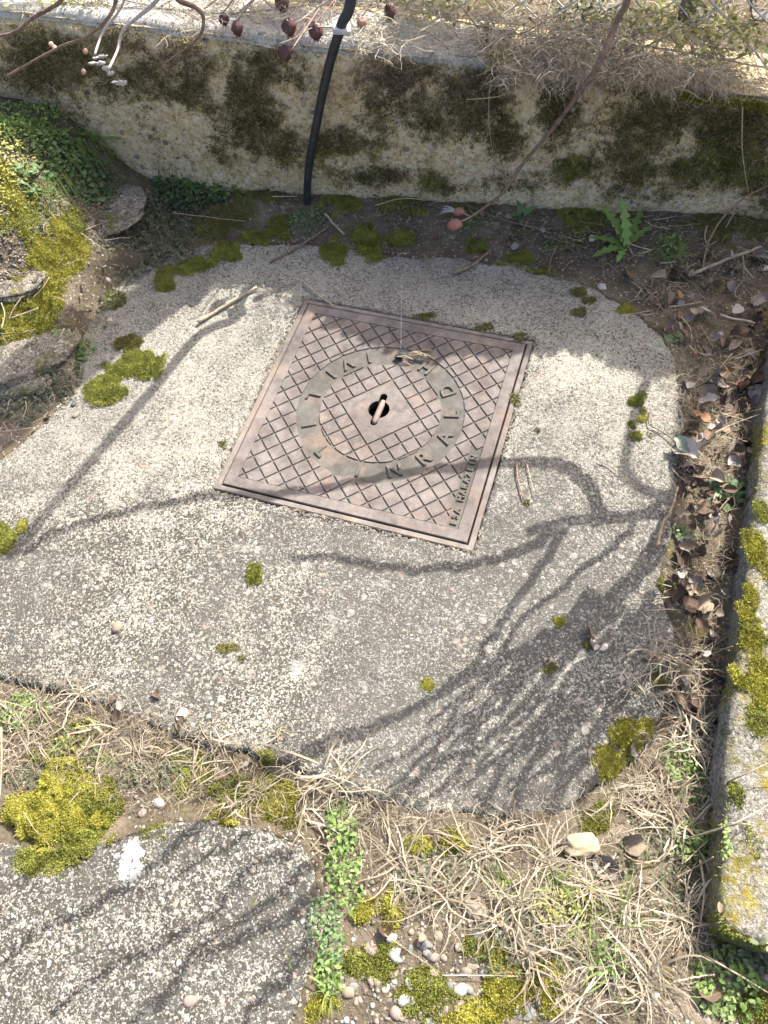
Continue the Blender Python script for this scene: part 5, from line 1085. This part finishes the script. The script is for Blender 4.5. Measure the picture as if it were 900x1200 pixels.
# ------------------------------------------------------------------ green weeds
def small_leaves(B, size, width, tilt=.6, cup=.3):
    """pointed oval leaflets, one quad strip of 3 quads each"""
    n = len(B); az = rng.uniform(0, 6.28, n); el = rng.normal(.25, tilt * .6, n); L = size * rng.uniform(.6, 1.25, n)
    d = np.stack([np.cos(az) * np.cos(el), np.sin(az) * np.cos(el), np.sin(el)], -1); s_ = np.stack([-np.sin(az), np.cos(az), rng.normal(0, .3, n)], -1); s_ /= np.linalg.norm(s_, axis=1)[:, None]
    t = np.array([0, .3, .65, 1.0]); w = np.array([.12, .9, 1.0, .12])
    P = B[:, None] + d[:, None] * (L[:, None, None] * t[None, :, None]); P[..., 2] -= cup * L[:, None] * t[None] ** 2
    V, F = ribbons(P, w[None] * (L * width / size)[:, None] * .5 * np.ones((n, 1)), s_); return V, F, np.repeat(np.clip(rng.normal(.5, .3, n), 0, 1), 8)
def weed(px, py, rx, ry, n, size, mat, label, h=.02, name='weed_clump', width=None, stems=True, cat='weed'):
    c = gnd(px, py); k = np.linalg.norm(c - C0) / FPX; rxm = rx * k; rym = ry * k * 1.3
    a = rng.uniform(0, 6.28, n); r_ = np.sqrt(rng.uniform(0, 1, n)); B = np.column_stack([np.cos(a) * r_ * rxm, np.sin(a) * r_ * rym, np.zeros(n)])
    B[:, 2] = top_z(B[:, 0] + c[0], B[:, 1] + c[1]) - c[2] + h * (1 - .6 * r_ ** 2) * rng.uniform(.3, 1, n)
    root = empty(name, c, label, cat)
    V, F, T = small_leaves(B, size, width or size * .5); T = np.clip(T * .7 + .3 * np.repeat(B[:, 2] / h, 8), 0, 1)
    tag(mesh('foliage', V, F, mat, root, tint=T), kind='stuff')
    if stems and n > 20:
        m_ = min(n, max(6, n // 9)); Q = B[:m_]; P = np.stack([Q * np.array([.75, .75, 0]), Q * .9 + np.array([0, 0, 0]), Q], 1); V, F = ribbons(P, np.full((m_, 3), .0006), np.tile([.7, .7, 0], (m_, 1)))
        tag(mesh('stems', V, F, M_green, root, tint=np.full(len(V), .3)), kind='stuff')
    return root
weed(40, 195, 48, 42, 1260, 0.0072, M_leafy, 'yellow green leafy ground cover at the left edge', .02)
weed(75, 165, 50, 30, 672, 0.0094, M_leafg, 'green leafy cover under the wall at far left', .03)
weed(25, 150, 36, 22, 503, 0.0086, M_leafg, 'darker green cover in the upper left against the wall', .03)
weed(20, 240, 30, 30, 588, 0.0065, M_leafy, 'sunlit pale green cover lower at the left edge', .014)
weed(90, 205, 30, 24, 364, 0.0108, M_leafb, 'ivy like dull green leaves beside the rubble lump', .03, width=.011)
weed(42, 212, 16, 14, 56, 0.0130, M_leafb, 'few larger blue green leaves in the yellow green cover', .03, width=.013)
weed(215, 195, 38, 24, 380, .012, M_leafb, 'blue green small leaved weed left of the hose', .035, width=.008)
weed(258, 215, 46, 22, 620, .009, M_leafg, 'bright green chickweed like mat left of the hose', .03, width=.006)
weed(225, 235, 34, 16, 300, .009, M_leafd, 'dark lower fringe of the green mat', .02)
weed(180, 275, 44, 34, 620, .010, M_leafd, 'dark shaded weed mass on the left of the upper slab edge', .03)
weed(165, 255, 30, 24, 200, .010, M_leafd, 'dull grey green weed beside the rubble lump', .03)
weed(358, 262, 22, 14, 330, .006, M_leafb, 'small bluish green plant at the foot of the hose', .025)
weed(60, 440, 34, 26, 330, .009, M_leafd, 'dark leafy weed in the shaded gap left of the slab', .02)
weed(28, 468, 24, 24, 200, .009, M_leafd, 'lowest dark weed in the shaded gap at left edge', .02)
weed(85, 405, 20, 12, 130, .009, M_leafg, 'small green weed beside the pale flat stone', .02)
weed(406, 1020, 20, 30, 230, .007, M_leafg, 'lush green weed at the right of the lower slab', .03, width=.004)
weed(384, 1092, 18, 28, 230, .0065, M_leafb, 'blue green weed on the flank of the lower slab', .025)
weed(400, 970, 18, 20, 150, .008, M_leafg, 'green weed in shade under the straw at the slab corner', .03)
weed(385, 1140, 14, 16, 120, .008, M_leafg, 'small weed at the bottom of the lower slab flank', .02)
weed(800, 905, 20, 30, 220, .006, M_leafg, 'tiny leaved weed in the straw near the kerb', .02)
weed(812, 990, 20, 16, 200, .007, M_leafg, 'green weed at the kerb foot under the straw', .02)
weed(850, 1150, 34, 24, 240, .010, M_leafg, 'green weed under the kerb corner at bottom right', .02)
weed(880, 1125, 30, 10, 120, .010, M_leafd, 'dark weed below the kerb end', .015)
weed(710, 1125, 20, 14, 100, .009, M_leafg, 'small green weed in the straw at the bottom', .02)
weed(850, 580, 20, 14, 60, .013, M_leafb, 'grey green clover like weed in the litter by the kerb', .025, width=.012)
weed(800, 630, 14, 10, 50, .009, M_leafb, 'small pale green weed on the litter edge', .02)
weed(30, 835, 30, 16, 200, .008, M_leafg, 'green weed under straw at the left gap', .02)
weed(90, 862, 30, 14, 160, .007, M_leafy, 'yellow green seedlings in the left gap', .015)
weed(660, 1060, 34, 14, 200, .007, M_leafy, 'yellow green seedlings in the straw', .02)
weed(786, 398, 9, 9, 8, .02, M_leafb, 'single round green leaf pair at the shaded slab rim', .006, width=.018, stems=False)
weed(785, 295, 14, 16, 90, .011, M_leafg, 'ferny green weed against the soil right of the green blades', .03)

def bank_weed(px, py, rx, ry, n, size, mat, label, zf):
    c = at(px, py, zf); k = np.linalg.norm(c - C0) / FPX; B = np.column_stack([rng.normal(0, rx * k * .5, n), rng.normal(0, ry * k, n), rng.uniform(0, .03, n)])
    root = empty('weed_clump', c, label, 'weed'); V, F, T = small_leaves(B, size, size * .5); tag(mesh('foliage', V, F, mat, root, tint=T), kind='stuff')
bank_weed(520, 10, 60, 16, 260, .012, M_leafy, 'yellow green leaves behind the fence at top centre', .36)
bank_weed(770, 30, 60, 20, 420, .012, M_leafy, 'yellow green leafy moss behind the fence at top right', .35)
bank_weed(690, 20, 60, 20, 260, .012, M_leafd, 'dark leaves in the hollow behind the fence', .35)
bank_weed(850, 50, 60, 20, 260, .014, M_dry if False else M_leafy, 'pale leafy growth behind the fence near the right edge', .34)
bank_weed(90, 5, 70, 6, 260, .010, M_leafy, 'yellow green weed on the wall top at far left', .40)
bank_weed(580, 78, 12, 6, 70, .010, M_leafy, 'small yellow green sprig on the wall edge', .335)
weed(150, 320, 26, 16, 200, .008, M_leafd, 'dark low weed in the soil wedge above the slab corner', .015)
weed(120, 350, 22, 16, 160, .008, M_leafd, 'dark low weed between the pale rubble and the slab rim', .012)
weed(200, 300, 30, 14, 260, .008, M_leafd, 'dark trailing weed just above the slab corner moss', .015)
weed(470, 250, 24, 8, 90, .007, M_leafd, 'tiny dark weeds at the wall foot above the orange rosehip', .012)
weed(560, 262, 20, 8, 60, .008, M_leafg, 'small sprouts on the soil left of the small rosette', .012)
weed(660, 285, 26, 10, 90, .008, M_leafg, 'low sprouts on the soil left of the serrated rosette', .012)
fibres([(95, 290), (215, 260), (260, 290), (150, 340), (95, 420), (80, 380)], 420, .03, M_dry2, 'soil_fibres', 'dry stalks and roots in the soil wedge above the slab corner', dzr=(.002, .012))
fibres([(400, 240), (700, 250), (900, 270), (880, 330), (740, 330), (560, 285), (400, 262)], 420, .035, M_dry2, 'soil_fibres', 'thin pale roots lying on the soil strip', dzr=(.002, .012))
fibres([(0, 770), (110, 800), (330, 872), (345, 905), (200, 880), (0, 830)], 700, .022, M_dry2, 'edge_fibres', 'fine dead roots creeping over the lower left slab edge', dzr=(.001, .010))
fibres([(330, 885), (470, 935), (600, 955), (720, 915), (790, 850), (800, 880), (720, 950), (560, 985), (400, 960)], 620, .03, M_dry, 'edge_fibres', 'pale dead blades creeping over the lower right slab edge', dzr=(.001, .012))
weed(190, 905, 60, 14, 260, .006, M_leafd, 'low dark weeds filling the middle of the gap between the slabs', .012)
weed(60, 905, 50, 12, 220, .006, M_leafd, 'low dark weeds under straw beside the broad moss mound', .012)
weed(620, 1110, 60, 30, 380, .006, M_leafd, 'dark low sprouts under the straw near the bottom', .015)
weed(520, 1030, 60, 24, 260, .006, M_leafd, 'dark sprouts under the straw left of the pale stone', .015)
weed(770, 1010, 40, 40, 300, .006, M_leafd, 'dark sprouts under the straw at the kerb foot', .015)
# lobed (dandelion and thistle like) rosettes
def lobed_leaf(L, W, lobes, az, el, droop, base=(0, 0, 0)):
    n = lobes * 4 + 1; t = np.linspace(0, 1, n); sp = np.zeros((n, 3)); a = el - droop * t
    sp[:, 0] = np.cumsum(np.cos(a)) * L / n * math.cos(az); sp[:, 1] = np.cumsum(np.cos(a)) * L / n * math.sin(az); sp[:, 2] = np.cumsum(np.sin(a)) * L / n
    ph = (t * lobes) % 1.0; w = W * (.18 + .82 * (1 - ph) * (t < .99)) * (.45 + .75 * np.sin(np.pi * np.minimum(t * .8 + .2, 1))) ; s_ = np.array([-math.sin(az), math.cos(az), 0])
    sweep = np.array([math.cos(az), math.sin(az), 0])
    Lf = sp + s_ * w[:, None] - sweep * w[:, None] * .45 + np.array([0, 0, .25]) * w[:, None]; Rt = sp - s_ * w[:, None] - sweep * w[:, None] * .45 + np.array([0, 0, .25]) * w[:, None]
    V = np.stack([Lf, sp, Rt], 1).reshape(-1, 3) + np.array(base); i = np.arange(n) * 3
    F = np.vstack([np.stack([i[:-1], i[:-1] + 1, i[1:] + 1, i[1:]], -1), np.stack([i[:-1] + 1, i[:-1] + 2, i[1:] + 2, i[1:] + 1], -1)]); return V, F
def rosette(px, py, leaves, mat, label, cat='weed', dz=.006):
    c = gnd(px, py, dz); root = empty('rosette_weed', c, label, cat)
    for (L, W, lob, az, el, dr) in leaves:
        V, F = lobed_leaf(L, W, lob, R(az), el, dr); mesh('leaf', V, F, mat, root, tint=np.full(len(V), rs.uniform(.35, .95)))
    return root
rosette(733, 292, [(.105, .013, 6, 125, .9, .6), (.10, .011, 5, 97, 1.1, .5), (.09, .010, 5, 55, .8, .7), (.085, .010, 5, 165, .5, .5), (.09, .011, 5, 200, .4, .5), (.075, .009, 4, 30, .5, .6), (.06, .008, 4, 235, .4, .6)], M_leafg, 'serrated green thistle like rosette on the soil at right')
rosette(115, 168, [(.11, .014, 6, 130, .8, .6), (.10, .013, 6, 60, .8, .7), (.09, .012, 5, 100, 1.0, .5), (.09, .010, 5, 30, .6, .6), (.08, .011, 5, 165, .5, .5), (.07, .01, 5, 340, .4, .5)], M_leafg, 'serrated green rosette below the white twig')
rosette(612, 256, [(.042, .010, 1, 20, .5, .5), (.040, .010, 1, 100, .6, .5), (.036, .009, 1, 185, .5, .5), (.038, .010, 1, 250, .4, .5), (.030, .008, 1, 320, .4, .4)], M_leafb, 'small spoon leaved rosette under the wall')

# ------------------------------------------------------------------ sticks and twigs
def stick(pts, r_, mat, label, dz=.004, name='twig', group=None, zs=None):
    zs = zs or [dz] * len(pts); P = [gnd(p[0], p[1], z) for p, z in zip(pts, zs)]; S = spline(P, 5 * len(P)); S[:, 2] += 0; n_ = len(S); S = S + r_ * .35 * rng.normal(0, 1, S.shape) * .5; b = S[0].copy(); t_ = tube(S - b, np.linspace(r_, r_ * .75, n_), 7)
    o = mesh(name, t_[0], [tuple(dict.fromkeys(f)) for f in t_[1].tolist()], mat); o.location = b; return tag(o, label, 'twig', group)
stick([(233, 380), (262, 362), (285, 348), (302, 339)], .0038, M_twigp, 'pale stick lying at the corner of light and shade', .006)
stick([(318, 308), (345, 294), (386, 268)], .0028, M_twig, 'grey stick leaning from the slab to the hose foot', .005)
stick([(382, 255), (392, 267), (404, 279)], .0028, M_twigp, 'short tan stick crossing the grey stick', .010)
stick([(357, 334), (372, 347), (391, 361)], .0022, M_twigp, 'thin tan twig pointing at the cover corner', .007)
stick([(300, 352), (330, 338), (352, 330)], .0014, M_twig, 'faint twig at the upper left corner of the cover', .005)
stick([(531, 322), (552, 314), (575, 296)], .0030, M_twig, 'dark bent twig on the shaded slab', .006)
stick([(497, 300), (505, 318), (503, 336)], .0012, M_twig, 'dark wiry root on the shaded slab', .006)
stick([(512, 300), (502, 312), (492, 325)], .0011, M_twig, 'second wiry root crossing the first', .006)
stick([(605, 542), (606, 560), (613, 586)], .0016, M_twig, 'dark twig standing at the right of the cover', .004)
stick([(617, 545), (622, 565), (626, 582)], .0010, M_twigp, 'pale splinter right of the dark twig', .004)
stick([(700, 540), (725, 555), (740, 572)], .0009, M_twig, 'fine dark thread on the bright slab near the litter', .004)
stick([(762, 482), (760, 498), (775, 508), (790, 520), (800, 545)], .0013, M_twig, 'curved thin twig from the moss beads to the litter', .005)
stick([(768, 645), (774, 620), (785, 600), (792, 575)], .0026, M_twig, 'bent brown twig on the slab rim in the litter', .012)
stick([(828, 615), (831, 600), (834, 588)], .0026, M_twigp, 'short broken pale stem upright in the litter', .02)
stick([(808, 330), (845, 314), (888, 298)], .0038, M_twigp, 'straight dead stalk lying in the shaded corner', .02)
stick([(815, 370), (845, 380), (880, 388)], .0032, M_twigp, 'thick dry stalk across the shaded litter', .022)
stick([(820, 325), (825, 300), (850, 275), (900, 255)], .0022, M_twig, 'reddish arching stem rising to the right edge', name='twig', zs=[.01, .05, .08, .10])
stick([(808, 531), (850, 510), (885, 497)], .0012, M_twigp, 'thin straight stem over the sunny litter', .03)
stick([(690, 735), (692, 748), (695, 762)], .0016, M_twig, 'reddish brown sliver on the striped slab', .004)
stick([(560, 250), (590, 262), (640, 272), (680, 268)], .0014, M_twig, 'long root lying under the small rosette', .01)
stick([(440, 246), (470, 238), (500, 240)], .0014, M_twigp, 'pale root at the foot of the wall', .012)
stick([(318, 232), (345, 230), (372, 236)], .0016, M_twigp, 'pale twig crossing behind the hose foot', .02)
stick([(320, 238), (350, 238)], .0012, M_twigp, 'second pale twig behind the hose foot', .018)
stick([(205, 258), (240, 262), (290, 268)], .0016, M_twig, 'reddish twig under the green weeds', .02)
tw_zones = [(litter_poly, 95, 'in the litter beside the kerb'), ([(560, 245), (740, 250), (900, 275), (880, 330), (760, 340), (640, 290)], 26, 'on the soil under the wall'), ([(0, 260), (130, 250), (150, 320), (60, 480), (0, 520)], 30, 'on the rubble at the left'), ([(350, 960), (820, 960), (820, 1190), (640, 1190), (400, 1060)], 26, 'under the straw at the bottom'), ([(0, 800), (330, 890), (340, 950), (0, 900)], 18, 'in the gap between the slabs')]
for poly_, cnt, where in tw_zones:
    for px, py in in_px(poly_, cnt):
        a = rs.uniform(0, 6.28); l = rs.uniform(8, 26); bend = rs.uniform(-4, 4); pale = rs.random() < .5
        stick([(px, py), (px + math.cos(a) * l + bend, py + math.sin(a) * l * .7), (px + math.cos(a) * l * 2, py + math.sin(a) * l * 1.4 + bend)], rs.uniform(.0006, .0015), M_twigp if pale else M_twig, '%s %s broken twig %s' % ('pale' if pale else 'brown', 'short' if l < 13 else ('long' if l > 20 else 'thin'), where if not where.startswith('in the litter') else zone(px, py) + (' close to the kerb' if px > 850 - (py - 600) * .1 + 15 else (' near the slab' if px < 812 else ' mid strip'))), rs.uniform(.006, .022), group='%s twigs %s' % ('pale' if pale else 'brown', where))
# debris caught in the ring of the cover
dc = at(478, 416, .006); deb = empty('debris_scrap', dc, 'scrap of dead roots caught in the ring of the metal cover', 'debris')
for k in range(16):
    a = rng.uniform(-.3, .3) - .3; p0 = rng.normal(0, .006, 3) * (2, .8, .2); e = p0 + np.array([math.cos(a), math.sin(a), .1]) * rng.uniform(.015, .04); p0[2] = abs(p0[2]) + .001; e[2] = abs(e[2]) * .5 + .002
    tube_obj('root_fibre', spline([p0, (p0 + e) / 2 + rng.normal(0, .003, 3) + (0, 0, .004), e], 6), .0007 + .0006 * rng.random(), M_twigp if k % 2 else M_twig, deb, 5)
blob('clod', (-.016, -.002, .001), .0075, M_dark, deb, (1.2, .8, .5), seed=4, amp=.3)
# white lichen spot on the lower slab
c = at(155, 1013, .006); n = 2600; a = rng.uniform(0, 6.28, n); r_ = np.sqrt(rng.uniform(0, 1, n)) * 1.15; lim = 1 + .22 * vn(np.cos(a) * 2 + 5, np.sin(a) * 2, 3) + .12 * vn(np.cos(a) * 6, np.sin(a) * 6 + 3, 8)
k_ = r_ < lim - rng.uniform(0, .18, n); a, r_ = a[k_], r_[k_]; P = np.column_stack([np.cos(a) * r_ * .0195, np.sin(a) * r_ * .029, rng.uniform(.0004, .0016, len(a)) + .0012 * fbm(np.cos(a) * r_ * 5, np.sin(a) * r_ * 5, 4)])
m_ = len(P); th_ = rng.uniform(0, 6.28, (m_, 5)) * .15 + np.linspace(0, 6.28, 5, endpoint=False)[None]; q_ = rng.uniform(.0009, .0023, (m_, 5))
V = (P[:, None] + np.stack([np.cos(th_) * q_, np.sin(th_) * q_, rng.normal(0, .0003, (m_, 5))], -1)).reshape(-1, 3); F = np.arange(5 * m_).reshape(-1, 5)
root = empty('lichen_spot', c, 'round white lichen spot on the lower left slab', 'lichen')
tag(mesh('lichen_crust', V, F, tinted('white_lichen', (.30, .31, .29), (.66, .67, .63), .95, .15), root, tint=np.repeat(rng.uniform(0, 1, m_), 5), smooth=False), kind='stuff')
